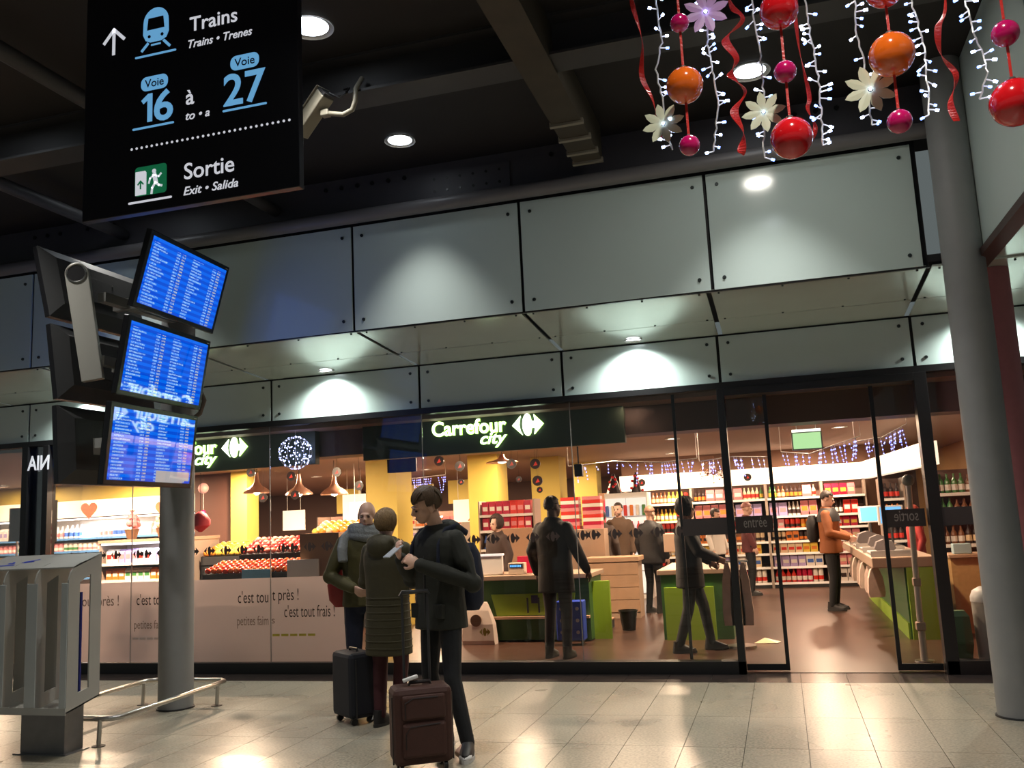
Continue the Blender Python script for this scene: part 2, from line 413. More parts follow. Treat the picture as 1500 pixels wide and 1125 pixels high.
# ------------------------------------------------------------------ shop walls
tag(MB().box(-17, 6, 26.9, 27.1, 0, 3.0).build('wall_back', mat('brown_shop_wall', (0.12, 0.065, 0.05), 0.7)), 'dark brown back wall of the supermarket', 'wall', kind='structure')
tag(MB().box(-17.2, -17, 9.2, 27, 0, 3.0).build('wall_left', MATS['brown_shop_wall']), 'brown side wall of the shop', 'wall', kind='structure')
tag(MB().box(3.6, 3.8, 9.3, 27, 0, 3.0).build('wall_shop_right', mat('ochre_wall', (0.55, 0.33, 0.15), 0.7)), 'warm ochre side wall beside the wine shelves', 'wall', kind='structure')
tag(MB().box(-17, 3.6, 9.3, 27, 2.70, 2.9).build('ceiling_shop', M_shopceil), 'warm toned ceiling of the supermarket with round downlights', 'ceiling', kind='structure')
tag(MB().box(-8.9, 3.0, 9.70, 10.1, 2.40, 2.70).build('trim_3', M_bulk), 'dark brown bulkhead just inside the shop window', 'trim', kind='structure')
# ------------------------------------------------------------------ concourse downlights
M_lampglow = mat('cool_lamp_glow', (0.9, 0.95, 1.0), 0.4, emit=9.0, ecol=(0.85, 0.93, 1.0))
M_warmglow = mat('warm_lamp_glow', (1, 0.9, 0.75), 0.4, emit=9.0, ecol=(1.0, 0.84, 0.64))
M_rim = mat('lamp_rim', (0.6, 0.58, 0.55), 0.35, metal=0.4)
def downlight(x, y, z, r, label, group, energy, color=(0.93, 0.97, 1), glow=None, spot=None, blend=0.6, drop=0.03):
    t = thing('ceiling_downlight', label, 'light', (x, y, z), 0, group)
    MB().lathe([(r*0.82, -0.002), (r, -0.004), (r*1.06, -0.012), (r*1.06, 0.0), (r*0.82, 0.0)], n=24, cap=False).build('rim', M_rim, t, smooth=True)
    MB().cyl((0, 0, -0.001), (0, 0, 0.004), r*0.84, n=24).build('lens', glow or M_lampglow, t)
    if energy:
        if spot: lamp('SPOT', (0, 0, -drop), energy, color, r*0.5, parent=t, spot=spot, blend=blend)
        else: lamp('AREA', (0, 0, -drop), energy, color, r*1.6, parent=t)
    return t
for x, y, e, sp, lb in ((-2.795, 5.15, 240, 1.9, 'large round recessed ceiling light beside the hanging direction sign'),
                    (-2.977, 7.09, 190, 1.3, 'round recessed ceiling light in front of the steel edge beam'),
                    (-5.95, 7.05, 180, 1.3, 'added round recessed ceiling light hidden by the hanging direction sign'),  # added out of sight for more light bounced onto the soffit
                    (0.06, 6.95, 290, 1.35, 'round recessed ceiling light glaring behind the garlands'),
                    (-5.8, 5.15, 220, 1.9, 'round recessed ceiling light above the leaflet dispenser'),
                    (0.2, 4.3, 220, 1.9, 'round recessed ceiling light above the garlands'),
                    (-2.8, 1.6, 330, 1.9, 'round recessed ceiling light over the open concourse'),
                    (0.35, 1.9, 520, 2.0, 'added unseen round ceiling light brightening the hanging baubles')):  # added above the view to light the baubles from the front
    downlight(x, y, 4.945, 0.15 if y != 7.09 else 0.13, lb, 'station ceiling lights', e, (1.0, 0.98, 0.92), spot=sp, blend=1.0)
ft = thing('fluorescent_fixture', 'square bright fluorescent ceiling fixture behind the garlands', 'light', (0.06, 6.05, 4.94))
MB().box(-0.16, 0.16, -0.16, 0.16, -0.06, 0.0).build('housing', M_rim, ft)
MB().box(-0.14, 0.14, -0.14, 0.14, -0.07, -0.055).build('diffuser', mat('warm_white_diffuser', (1, 0.97, 0.88), 0.5, emit=6, ecol=(1, 0.95, 0.82)), ft)
lamp('AREA', (0, 0, -0.09), 14, (1, 0.95, 0.85), 0.25, parent=ft)
# soffit spots that wash the lower panels
zs = 3.385-0.1*(9.0-7.665)/1.47
for x, lb in ((-8.1, 'soffit spotlight by the dairy window'), (-4.74, 'soffit spotlight beside the timetable screens washing the panel below'), (-1.29, 'soffit spotlight above the lit shop sign'), (1.95, 'soffit spotlight behind the corner column')):
    t = downlight(x, 8.98, zs, 0.085, lb, 'soffit spotlights', 150, (0.92, 1.0, 0.93), spot=2.55, blend=0.95, drop=0.02)
# ------------------------------------------------------------------ hanging direction sign
M_signblack = mat('sign_black', (0.012, 0.011, 0.016), 0.3, spec=0.6)
M_signwhite = mat('sign_white', (0.75, 0.75, 0.78), 0.5, emit=0.6, ecol=(0.85, 0.87, 0.95))
M_signblue = mat('sign_blue', (0.16, 0.50, 0.86), 0.5, emit=0.55, ecol=(0.20, 0.55, 0.95))
M_signgreen = mat('sign_green', (0.02, 0.33, 0.14), 0.5, emit=0.18, ecol=(0.02, 0.42, 0.17))
def fit_text(body, x0, x1, z0, h, m, parent, y, name='lettering', ref='X', shear=0.0, offset=0.0, extrude=0.0012, mirror=False):
    # lettering between x0 and x1 on baseline z0; h = height of the capital (or of ref)
    rm = text_mesh(ref, 1.0); hh = max(v.co.z for v in rm.vertices); bpy.data.meshes.remove(rm)
    s = h/hh
    me = text_mesh(body, 1.0, extrude=extrude/s, offset=offset, shear=shear, mirror=mirror)
    xs = [v.co.x for v in me.vertices]; a, b = min(xs), max(xs)
    k = (x1-x0)/(b-a)
    for v in me.vertices: v.co = (x0+(v.co.x-a)*k, v.co.y*s, z0+v.co.z*s)
    if '•' not in body: return inst(name, with_mat(me, m), parent, (0, y, 0))
    # words and dots as pieces of their own
    bm = bmesh.new(); bm.from_mesh(me); bm.verts.ensure_lookup_table(); seen = set(); isl = []
    for v in bm.verts:
        if v.index in seen: continue
        st, comp = [v], []
        seen.add(v.index)
        while st:
            q = st.pop(); comp.append(q)
            for e in q.link_edges:
                w_ = e.other_vert(q)
                if w_.index not in seen: seen.add(w_.index); st.append(w_)
        isl.append((min(q.co.x for q in comp), max(q.co.x for q in comp), {q.index for q in comp}))
    bm.free(); isl.sort(key=lambda t_: t_[0]); groups = []
    for a0, b0, ids in isl:
        if groups and a0-groups[-1][1] < 0.30*h: groups[-1][1] = max(groups[-1][1], b0); groups[-1][2] |= ids
        else: groups.append([a0, b0, set(ids)])
    for a0, b0, ids in groups:
        mp = {q: i_ for i_, q in enumerate(sorted(ids))}
        m2 = bpy.data.meshes.new(name); m2.from_pydata([tuple(me.vertices[q].co) for q in sorted(ids)], [], [tuple(mp[q] for q in p_.vertices) for p_ in me.polygons if p_.vertices[0] in ids])
        o = inst(name, with_mat(m2, m), parent, (0, y, 0))
    return o
sg = thing('direction_sign', 'black hanging station sign for trains, platforms 16 to 27 and exit', 'sign', (0, 4.0, 0))
MB().box(-3.612, -2.248, 0.0, 0.05, 3.31, 4.70).build('sign_panel', M_signblack, sg, bevel=0.004)
for x in (-3.3, -2.55): MB().cyl((x, 0.025, 4.70), (x, 0.025, 4.95), 0.015, n=10).build('hanger_rod', M_dark, sg)
def flat(poly, m, nm, par=sg, y0=-0.0015, y1=0.0): return MB().prism(poly, y0, y1).build(nm, m, par)
def pill(x0, x1, z0, z1, r, n=6):
    P = []
    for cx, cz, a0 in ((x1-r, z1-r, 0), (x0+r, z1-r, 90), (x0+r, z0+r, 180), (x1-r, z0+r, 270)):
        for k in range(n+1):
            a = math.radians(a0+90*k/n); P.append((cx+r*math.cos(a), cz+r*math.sin(a)))
    return P
def stroke(mb, pts, w, y0=-0.0015, y1=0.0):
    for (xa, za), (xb, zb) in zip(pts[:-1], pts[1:]):
        d = Vector((xb-xa, zb-za)); L = d.length; d /= L; n = Vector((-d.y, d.x))*w/2; e = d*w*0.35
        mb.prism([(xa-e.x+n.x, za-e.y+n.y), (xa-e.x-n.x, za-e.y-n.y), (xb+e.x-n.x, zb+e.y-n.y), (xb+e.x+n.x, zb+e.y+n.y)], y0, y1)
    return mb
stroke(stroke(MB(), [(-3.42, 4.28), (-3.42, 4.425)], 0.02), [(-3.485, 4.355), (-3.42, 4.428), (-3.352, 4.362)], 0.02).build('up_arrow', M_signwhite, sg)
tr = [(-3.137+0.083*math.cos(math.radians(a))*(1 if abs(a-90) > 1 else 1), 4.42+0.085*math.sin(math.radians(a))) for a in range(0, 181, 12)]
body = tr + [(-3.222, 4.35), (-3.205, 4.315), (-3.175, 4.30), (-3.10, 4.30), (-3.068, 4.315), (-3.052, 4.35)]
ic = flat(body, M_signblue, 'train_pictogram')
flat([(-3.195, 4.375), (-3.08, 4.375), (-3.088, 4.445), (-3.187, 4.445)], M_signblack, 'windscreen', ic, -0.003, -0.0015)
for x in (-3.18, -3.095): MB().cyl((x, -0.003, 4.335), (x, -0.0015, 4.335), 0.010, n=10).build('headlight', M_signblack, ic)
stroke(stroke(stroke(MB(), [(-3.19, 4.295), (-3.228, 4.258)], 0.016), [(-3.083, 4.295), (-3.047, 4.258)], 0.016), [(-3.165, 4.283), (-3.108, 4.283)], 0.01).build('track', M_signblue, ic)
def uline(x0, x1, z, m): return flat(pill(x0, x1, z-0.006, z+0.006, 0.006, 3), m, 'underline')
uline(-3.274, -3.003, 4.224, M_signblue); uline(-3.284, -3.013, 3.798, M_signblue); uline(-2.706, -2.435, 3.804, M_signblue); uline(-3.304, -3.022, 3.371, M_signwhite)
fit_text('Trains', -2.916, -2.614, 4.312, 0.082, M_signwhite, sg, -0.001, offset=0.008)
fit_text('Trains • Trenes', -2.924, -2.522, 4.214, 0.046, M_signwhite, sg, -0.001, shear=0.25, offset=0.006)
for x, z in ((-3.143, 4.054), (-2.569, 4.067)):
    pl = flat(pill(x-0.088, x+0.088, z-0.042, z+0.042, 0.036), M_signblue, 'platform_badge')
    fit_text('Voie', x-0.062, x+0.062, z-0.022, 0.046, M_signblack, pl, -0.002, offset=0.006)
fit_text('6', -3.143, -3.02, 3.826, 0.170, M_signblue, sg, -0.001, ref='1', offset=0.016)
flat([(-3.187, 3.828), (-3.155, 3.828), (-3.155, 3.994), (-3.183, 3.994), (-3.228, 3.960), (-3.214, 3.938), (-3.187, 3.956)], M_signblue, 'numeral_one')
fit_text('27', -2.70, -2.443, 3.832, 0.172, M_signblue, sg, -0.001, ref='1', offset=0.016)
fit_text('à', -2.937, -2.885, 3.884, 0.085, M_signwhite, sg, -0.001, offset=0.01)
fit_text('to • a', -2.938, -2.787, 3.795, 0.046, M_signwhite, sg, -0.001, shear=0.25, offset=0.006)
dm = with_mat(MB().cyl((0, -0.0015, 0), (0, 0, 0), 0.0075, n=8).mesh('dot'), M_signwhite)
for k in range(31): inst('dot', dm, sg, (-3.287+0.985*k/30, 0, 3.684))
ex = flat(pill(-3.262, -3.057, 3.404, 3.571, 0.02), M_signgreen, 'exit_pictogram')
flat([(-3.258, 3.409), (-3.187, 3.409), (-3.187, 3.535), (-3.195, 3.545), (-3.258, 3.545)], M_signwhite, 'doorway', ex, -0.003, -0.0015)
stroke(stroke(MB(), [(-3.223, 3.445), (-3.223, 3.485)], 0.009, -0.0045, -0.003), [(-3.24, 3.47), (-3.223, 3.488), (-3.206, 3.47)], 0.009, -0.0045, -0.003).build('small_arrow', M_signgreen, ex)
rm = MB().cyl((-3.137, -0.003, 3.535), (-3.137, -0.0015, 3.535), 0.013, n=10)
stroke(rm, [(-3.135, 3.513), (-3.125, 3.47)], 0.026, -0.003, -0.0015)
stroke(rm, [(-3.14, 3.512), (-3.163, 3.495), (-3.17, 3.47)], 0.010, -0.003, -0.0015); stroke(rm, [(-3.13, 3.51), (-3.107, 3.50), (-3.092, 3.515)], 0.010, -0.003, -0.0015)
stroke(rm, [(-3.128, 3.468), (-3.105, 3.45), (-3.088, 3.445)], 0.013, -0.003, -0.0015); stroke(rm, [(-3.128, 3.468), (-3.148, 3.44), (-3.152, 3.41)], 0.013, -0.003, -0.0015)
rm.build('running_figure', M_signwhite, ex)
fit_text('Sortie', -2.945, -2.635, 3.456, 0.088, M_signwhite, sg, -0.001, offset=0.008)
fit_text('Exit • Salida', -2.948, -2.611, 3.366, 0.046, M_signwhite, sg, -0.001, shear=0.25, offset=0.006)

# ------------------------------------------------------------------ surveillance camera on its bent bracket
M_cctv = mat('cream_camera_housing', (0.27, 0.245, 0.19), 0.45)
cc = thing('surveillance_camera', 'cream surveillance camera on a bent tube bracket under the ceiling beam', 'camera', (0, 5.55, 0))
R0 = Matrix.Translation((-2.98, 0, 4.555)) @ Euler((0, math.radians(-38), math.radians(-18))).to_matrix().to_4x4()
MB().box(-0.22, 0.13, -0.055, 0.055, -0.05, 0.05, R0).build('housing', M_cctv, cc, bevel=0.01)
MB().box(-0.25, 0.15, -0.065, 0.065, 0.052, 0.062, R0).build('sunshield', M_cctv, cc, bevel=0.003)
MB().box(0.13, 0.15, -0.05, 0.05, -0.045, 0.045, R0).build('end_cap', M_dark, cc)
MB().box(-0.235, -0.22, -0.04, 0.04, -0.035, 0.035, R0).build('front_window', M_black, cc)
MB().tube([(-2.90, 0, 4.50), (-2.86, 0, 4.50), (-2.76, 0, 4.475), (-2.69, 0, 4.50), (-2.665, 0, 4.56), (-2.66, 0, 4.65), (-2.655, 0.1, 4.78)], 0.018, 10).build('bracket', M_cctv, cc, smooth=True)
MB().box(-2.93, -2.87, -0.03, 0.03, 4.485, 4.53).build('swivel', M_cctv, cc, bevel=0.006)
MB().tube([(-2.87, 0, 4.66), (-2.80, 0.02, 4.62), (-2.75, 0.02, 4.64), (-2.74, 0.06, 4.70), (-2.80, 0.1, 4.72)], 0.008, 6).build('cable', M_black, cc, smooth=True)

# ------------------------------------------------------------------ timetable screens
def screen_mat(seed, blank=False):
    m, nt, b = nodes_of('timetable_display_%d' % seed)
    N = nt.nodes.new; L = nt.links.new
    tc = N('ShaderNodeTexCoord'); sep = N('ShaderNodeSeparateXYZ'); L(tc.outputs['Object'], sep.inputs[0])
    def mth(op, a, bv=None, c=None):
        n = N('ShaderNodeMath'); n.operation = op
        for i, v in enumerate((a, bv, c)):
            if v is None: continue
            if isinstance(v, (int, float)): n.inputs[i].default_value = v
            else: L(v, n.inputs[i])
        return n.outputs[0]
    x, z = sep.outputs['X'], sep.outputs['Z']
    u = mth('ADD', mth('DIVIDE', x, 1.142), 0.5); v = mth('ADD', mth('DIVIDE', z, 0.571), 0.5)
    row = mth('MULTIPLY', v, 22.0); rid = mth('FLOOR', row); rf = mth('FRACT', row)
    half = mth('FRACT', mth('MULTIPLY', u, 2.0)); hid = mth('FLOOR', mth('MULTIPLY', u, 2.0))
    # random per row and column
    wn = N('ShaderNodeTexWhiteNoise'); wn.noise_dimensions = '3D'; cb = N('ShaderNodeCombineXYZ')
    L(rid, cb.inputs[0]); L(hid, cb.inputs[1]); cb.inputs[2].default_value = seed; L(cb.outputs[0], wn.inputs['Vector'])
    rnd = wn.outputs['Value']
    # letters: fine noise along x, limited to a row's middle and to a random length
    ns = N('ShaderNodeTexNoise'); ns.inputs['Scale'].default_value = 1.0; ns.inputs['Detail'].default_value = 1
    cb2 = N('ShaderNodeCombineXYZ'); L(mth('MULTIPLY', u, 190.0), cb2.inputs[0]); L(mth('MULTIPLY', row, 2.6), cb2.inputs[1]); cb2.inputs[2].default_value = seed*3.7; L(cb2.outputs[0], ns.inputs['Vector'])
    ink = mth('GREATER_THAN', ns.outputs['Fac'], 0.47)
    rowmask = mth('MULTIPLY', mth('GREATER_THAN', rf, 0.25), mth('LESS_THAN', rf, 0.78))
    ln = mth('ADD', mth('MULTIPLY', rnd, 0.26), 0.14)
    namem = mth('MULTIPLY', mth('GREATER_THAN', half, 0.05), mth('LESS_THAN', half, mth('ADD', ln, 0.05)))
    c1 = mth('MULTIPLY', mth('GREATER_THAN', half, 0.62), mth('LESS_THAN', half, 0.72)); c2 = mth('MULTIPLY', mth('GREATER_THAN', half, 0.76), mth('LESS_THAN', half, 0.85))
    colm = mth('MAXIMUM', mth('MAXIMUM', namem, c1), c2)
    t = mth('MULTIPLY', mth('MULTIPLY', ink, rowmask), colm)
    top = mth('LESS_THAN', v, 0.93); t = mth('MULTIPLY', t, top)
    band = N('ShaderNodeMix'); band.data_type = 'RGBA'
    L(mth('GREATER_THAN', mth('FRACT', mth('MULTIPLY', rid, 0.5)), 0.25), band.inputs[0])
    band.inputs[6].default_value = (0.0, 0.075, 0.72, 1); band.inputs[7].default_value = (0.0, 0.15, 0.90, 1)
    ye = N('ShaderNodeMix'); ye.data_type = 'RGBA'; L(c2, ye.inputs[0]); ye.inputs[6].default_value = (0.45, 0.75, 0.95, 1); ye.inputs[7].default_value = (0.7, 0.7, 0.35, 1)
    mx = N('ShaderNodeMix'); mx.data_type = 'RGBA'; L(mth('MULTIPLY', t, 0.75), mx.inputs[0]); L(band.outputs[2], mx.inputs[6]); L(ye.outputs[2], mx.inputs[7])
    outc = mx.outputs[2]
    if blank:
        w = mth('MULTIPLY', mth('MULTIPLY', mth('GREATER_THAN', u, 0.55), mth('LESS_THAN', u, 0.985)), mth('LESS_THAN', v, 0.17))
        w2 = mth('SUBTRACT', 1.0, mth('MULTIPLY', mth('GREATER_THAN', u, 0.9), mth('LESS_THAN', v, 0.035)))
        m3 = N('ShaderNodeMix'); m3.data_type = 'RGBA'; L(mth('MULTIPLY', w, w2), m3.inputs[0]); L(outc, m3.inputs[6]); m3.inputs[7].default_value = (0.42, 0.40, 0.40, 1); outc = m3.outputs[2]
    L(outc, b.inputs['Emission Color']); b.inputs['Emission Strength'].default_value = 1.0
    b.inputs['Base Color'].default_value = (0.005, 0.008, 0.02, 1); b.inputs['Roughness'].default_value = 0.04; b.inputs['Coat Weight'].default_value = 1.0; b.inputs['Coat Roughness'].default_value = 0.01
    return m
M_bezel = mat('screen_bezel', (0.012, 0.012, 0.014), 0.25)
M_casing = mat('screen_casing', (0.035, 0.035, 0.036), 0.45)
M_grey = mat('light_grey_metal', (0.42, 0.41, 0.39), 0.4, metal=0.3)
mt_ = thing('screen_mount', 'pale metal mount joining the timetable screens to the round column', 'screen mount', (-5.42, 6.25, 0))
PLT = [(-0.085, 0.62), (0.085, 0.62)] + [(0.095*math.cos(math.radians(a)), 1.55+0.095*math.sin(math.radians(a))) for a in range(0, 181, 15)]
Rp = Matrix.Translation((0.10, -0.05, 2.25)) @ Euler((math.radians(0), math.radians(-9), math.radians(24))).to_matrix().to_4x4()
MB().prism(PLT, -0.03, 0.03, Rp).build('side_plate', mat('pale_bracket', (0.5, 0.48, 0.43), 0.35, metal=0.3), mt_, bevel=0.006)
MB().cyl(Rp @ Vector((0, -0.034, 1.55)), Rp @ Vector((0, -0.02, 1.55)), 0.072, n=20).build('cable_hole', M_black, mt_)
MB().tube([Rp @ Vector((0.078*math.cos(2*PI*k/20), -0.034, 1.55+0.078*math.sin(2*PI*k/20))) for k in range(20)], 0.008, 6, closed=True).build('hole_rim', M_steel, mt_, smooth=True)
for z in (2.35, 3.05, 3.6):
    MB().box(-0.04, 0.04, 0.0, 0.95, z-0.04, z+0.04).build('arm', M_grey, mt_)
    MB().box(-0.12, 0.250 if z < 2.5 else 0.20, 0.28, 0.34, z-0.05, z+0.05).build('cross_bar', M_grey, mt_)
MB().tube([(0.10, 0.99, 3.0), (0.22, 1.04, 2.95), (0.29, 1.04, 2.80), (0.25, 1.03, 2.68), (0.14, 1.0, 2.6)], 0.022, 8).build('cable_hose', mat('brown_hose', (0.16, 0.12, 0.09), 0.5), mt_, smooth=True)
def monitor(c, az, tilt, label, dm):
    # local frame: x = viewer's right, -y = towards the viewer, z = up
    o = thing('timetable_screen', label, 'screen', c, group='station timetable screens', rot=None)
    o.rotation_mode = 'XYZ'
    o.rotation_euler = (Matrix.Rotation(az, 3, 'Z') @ Matrix.Rotation(tilt, 3, 'X')).to_euler()
    W, H = 1.142/2, 0.571/2; bz = 0.042
    MB().box(-W-bz, W+bz, 0.0, 0.05, -H-bz, H+bz).build('bezel', M_bezel, o, bevel=0.006)
    # tapered rear casing
    r1 = [Vector((sx*(W+bz), 0.05, sz*(H+bz))) for sx, sz in ((-1, -1), (1, -1), (1, 1), (-1, 1))]
    r2 = [Vector((sx*(W-0.07), 0.13, sz*(H-0.07))) for sx, sz in ((-1, -1), (1, -1), (1, 1), (-1, 1))]
    MB().rings([r1, r2]).build('rear_casing', M_casing, o)
    pl = MB().box(-0.17, 0.17, 0.13, 0.137, -0.12, 0.12).build('mounting_plate', M_casing, o, bevel=0.002)
    for x in (-0.15, 0.15):
        for z in (-0.10, 0.10): MB().cyl((x, 0.137, z), (x, 0.142, z), 0.008, n=8).build('screw', M_steel, pl)
    MB().box(0.22, 0.30, 0.13, 0.134, -0.08, 0.06).build('rating_plate', M_grey, o)
    MB().box(-W, W, -0.0015, 0.0, -H, H).build('display', dm, o)
    MB().box(W-0.02, W+0.02, -0.001, 0.0, H+0.012, H+0.02).build('maker_badge', M_grey, o)
    return o
A = math.radians(94)
monitor((-4.874, 6.637, 3.732), A, 0.272, 'top timetable screen with blue rows of departures facing the shop door', screen_mat(1))
monitor((-5.012, 6.590, 3.017), A, 0.170, 'middle timetable screen with blue rows of departures facing the shop door', screen_mat(2))
monitor((-5.019, 6.441, 2.293), A, 0.103, 'bottom timetable screen with a grey notice in its blue display', screen_mat(3, True))
Bz = math.radians(-90)
monitor((-5.90, 6.665, 3.742), Bz, 0.244, 'top screen of the far bank seen from its dark rear casing', screen_mat(4))
monitor((-5.765, 6.665, 3.04), Bz, 0.148, 'middle screen of the far bank seen from its dark rear casing', screen_mat(5))
monitor((-5.705, 6.665, 2.34), Bz, 0.065, 'bottom screen of the far bank seen from its dark rear casing', screen_mat(6))

# ------------------------------------------------------------------ leaflet dispenser and guard rail
M_disp = mat('grey_painted_sheet', (0.37, 0.37, 0.35), 0.4)
M_disp2 = mat('pedestal_metal', (0.20, 0.20, 0.21), 0.35, metal=0.6, noise=0.2, nscale=10)
ds = thing('leaflet_dispenser', 'grey sheet metal two-bay newspaper dispenser on a square pedestal', 'dispenser', (-5.30, 5.50, 0))
MB().box(-0.30, 0.10, 0.21, 0.40, 0.0, 0.36).build('pedestal', M_disp2, ds, bevel=0.004)
MB().box(-0.34, 0.14, 0.18, 0.42, 0.0, 0.008).build('foot_plate', M_disp2, ds)
def cheek(x, t):
    # side cheek with a slot cut through it, profile in y,z
    out = [(0.0, 0.335), (0.33, 0.40), (0.33, 1.44), (0.10, 1.385), (0.055, 1.365), (0.02, 1.325), (0.0, 1.27)]
    hole = [(0.11, 0.46), (0.22, 0.48), (0.22, 1.30), (0.11, 1.25)]
    bm = bmesh.new()
    vo = [bm.verts.new((x, y, z)) for y, z in out]; vh = [bm.verts.new((x, y, z)) for y, z in hole]
    es = [bm.edges.new((vo[i], vo[(i+1) % len(vo)])) for i in range(len(vo))] + [bm.edges.new((vh[i], vh[(i+1) % 4])) for i in range(4)]
    bmesh.ops.triangle_fill(bm, use_beauty=True, edges=es)
    g = bmesh.ops.extrude_face_region(bm, geom=list(bm.faces))
    bmesh.ops.translate(bm, verts=[e for e in g['geom'] if isinstance(e, bmesh.types.BMVert)], vec=(t, 0, 0))
    bmesh.ops.recalc_face_normals(bm, faces=bm.faces)
    me = bpy.data.meshes.new('cheek'); bm.to_mesh(me); bm.free(); me.materials.append(M_disp)
    return inst('cheek', me, ds)
for x in (-0.60, -0.30, -0.012, 0.285): cheek(x, 0.012)
MB().add([(-0.6, 0.04, 1.352), (0.297, 0.04, 1.352), (0.297, 0.33, 1.442), (-0.6, 0.33, 1.442), (-0.6, 0.04, 1.362), (0.297, 0.04, 1.362), (0.297, 0.33, 1.452), (-0.6, 0.33, 1.452)],
         [(0, 1, 2, 3), (7, 6, 5, 4), (0, 4, 5, 1), (1, 5, 6, 2), (2, 6, 7, 3), (3, 7, 4, 0)]).build('roof_sheet', M_disp, ds)
MB().add([(-0.6, 0.0, 0.335), (0.297, 0.0, 0.335), (0.297, 0.33, 0.40), (-0.6, 0.33, 0.40), (-0.6, 0.0, 0.345), (0.297, 0.0, 0.345), (0.297, 0.33, 0.41), (-0.6, 0.33, 0.41)],
         [(0, 1, 2, 3), (7, 6, 5, 4), (0, 4, 5, 1), (1, 5, 6, 2), (2, 6, 7, 3), (3, 7, 4, 0)]).build('bottom_shelf', M_disp, ds)
MB().box(-0.6, 0.297, -0.008, 0.0, 0.325, 0.375).build('front_edge', M_disp, ds)
for x in (-0.31, -0.02, 0.29): MB().box(x-0.05, x+0.045 if x < 0.2 else x+0.005, -0.008, 0.0, 0.375, 1.25).build('front_lip', mat('pale_lip_sheet', (0.44, 0.47, 0.475), 0.35), ds, bevel=0.003)
for x in (-0.45, -0.16): MB().box(x-0.05, x+0.05, 0.325, 0.332, 0.41, 1.43).build('back_strip', M_disp, ds)
M_logo = mat('blue_logo', (0.02, 0.05, 0.5), 0.5)
lg = MB()
Rl = Matrix.Translation((-0.30, 0.17, 1.403)) @ Euler((math.atan2(0.09, 0.29), 0, 0)).to_matrix().to_4x4()
for pts in ([(-0.17, -0.06), (-0.02, -0.05)], [(-0.12, -0.01), (-0.06, -0.02), (-0.09, 0.02)], [(0.0, 0.0), (0.06, 0.03), (0.12, 0.06)], [(0.03, -0.01), (0.1, 0.02)]):
    for (xa, ya), (xb, yb) in zip(pts[:-1], pts[1:]):
        d = Vector((xb-xa, yb-ya)).normalized(); n = Vector((-d.y, d.x))*0.009
        lg.add([Rl @ Vector((xa+n.x, ya+n.y, 0.001)), Rl @ Vector((xa-n.x, ya-n.y, 0.001)), Rl @ Vector((xb-n.x, yb-n.y, 0.001)), Rl @ Vector((xb+n.x, yb+n.y, 0.001))], [(0, 1, 2, 3)])
lg.build('blue_emblem', M_logo, ds)
tag(MB().box(-5.22, -5.07, 5.70, 5.715, 0.405, 1.17).build('leaflet_stack', mat('navy_leaflet', (0.01, 0.02, 0.22), 0.5)), 'tall dark blue leaflet standing in the dispenser bay', 'leaflet')
rl = thing('guard_rail', 'low bent steel tube rail around the grey column and dispenser', 'rail', (0, 0, 0))
MB().tube([(-5.75, 5.98, 0.2), (-5.10, 5.98, 0.2), (-5.03, 6.0, 0.2), (-4.99, 6.06, 0.2), (-5.06, 7.35, 0.2), (-5.09, 7.55, 0.2), (-5.15, 7.60, 0.2), (-5.86, 7.60, 0.2), (-5.93, 7.54, 0.2), (-5.95, 7.4, 0.2), (-5.86, 6.06, 0.2), (-5.82, 6.0, 0.2)], 0.021, 10, closed=True).build('tube', M_steel, rl, smooth=True)
for x, y in ((-5.12, 5.97), (-5.10, 7.45), (-5.90, 7.45), (-5.80, 6.02)):
    lg_ = MB().cyl((x, y, 0.0), (x+0.01, y, 0.195), 0.017, n=10).build('leg', M_steel, rl, smooth=True)
    MB().cyl((x, y, 0.0), (x, y, 0.006), 0.05, n=14).build('foot_disc', mat('rusty_steel', (0.12, 0.09, 0.07), 0.7), lg_)

# ------------------------------------------------------------------ Christmas garlands
M_wire = mat('silver_wire', (0.65, 0.63, 0.58), 0.4, metal=0.3)
M_led = mat('cool_led', (0.8, 0.88, 1), 0.4, emit=14, ecol=(0.48, 0.62, 1.0))
M_twig = mat('clear_twig', (0.75, 0.76, 0.8), 0.3, emit=0.5, ecol=(0.85, 0.88, 1))
M_ribbon = mat('red_ribbon', (0.55, 0.02, 0.012), 0.3, bump=0.3, bscale=120)
M_redball = mat('red_bauble', (0.60, 0.008, 0.012), 0.12, coat=0.6)
M_orange = mat('orange_bauble', (0.75, 0.13, 0.01), 0.12, coat=0.6, noise=0.2, nscale=18)
M_pink = mat('magenta_bauble', (0.50, 0.004, 0.10), 0.18, coat=0.5)
M_petal = mat('pearl_petal', (0.62, 0.64, 0.45), 0.3)
M_petal2 = mat('lilac_petal', (0.60, 0.36, 0.66), 0.3)
hb = thing('garland_bar', 'thin dark bar carrying the Christmas garlands', 'bar', (0, 3.4, 3.78))
MB().cyl((-0.9, 0, 0), (1.4, 0, 0), 0.02, n=10).build('bar', M_dark, hb)
for x in (-0.8, 0.3, 1.3): MB().cyl((x, 0, 0), (x, 0, 1.17), 0.008, n=6).build('suspension', M_dark, hb)
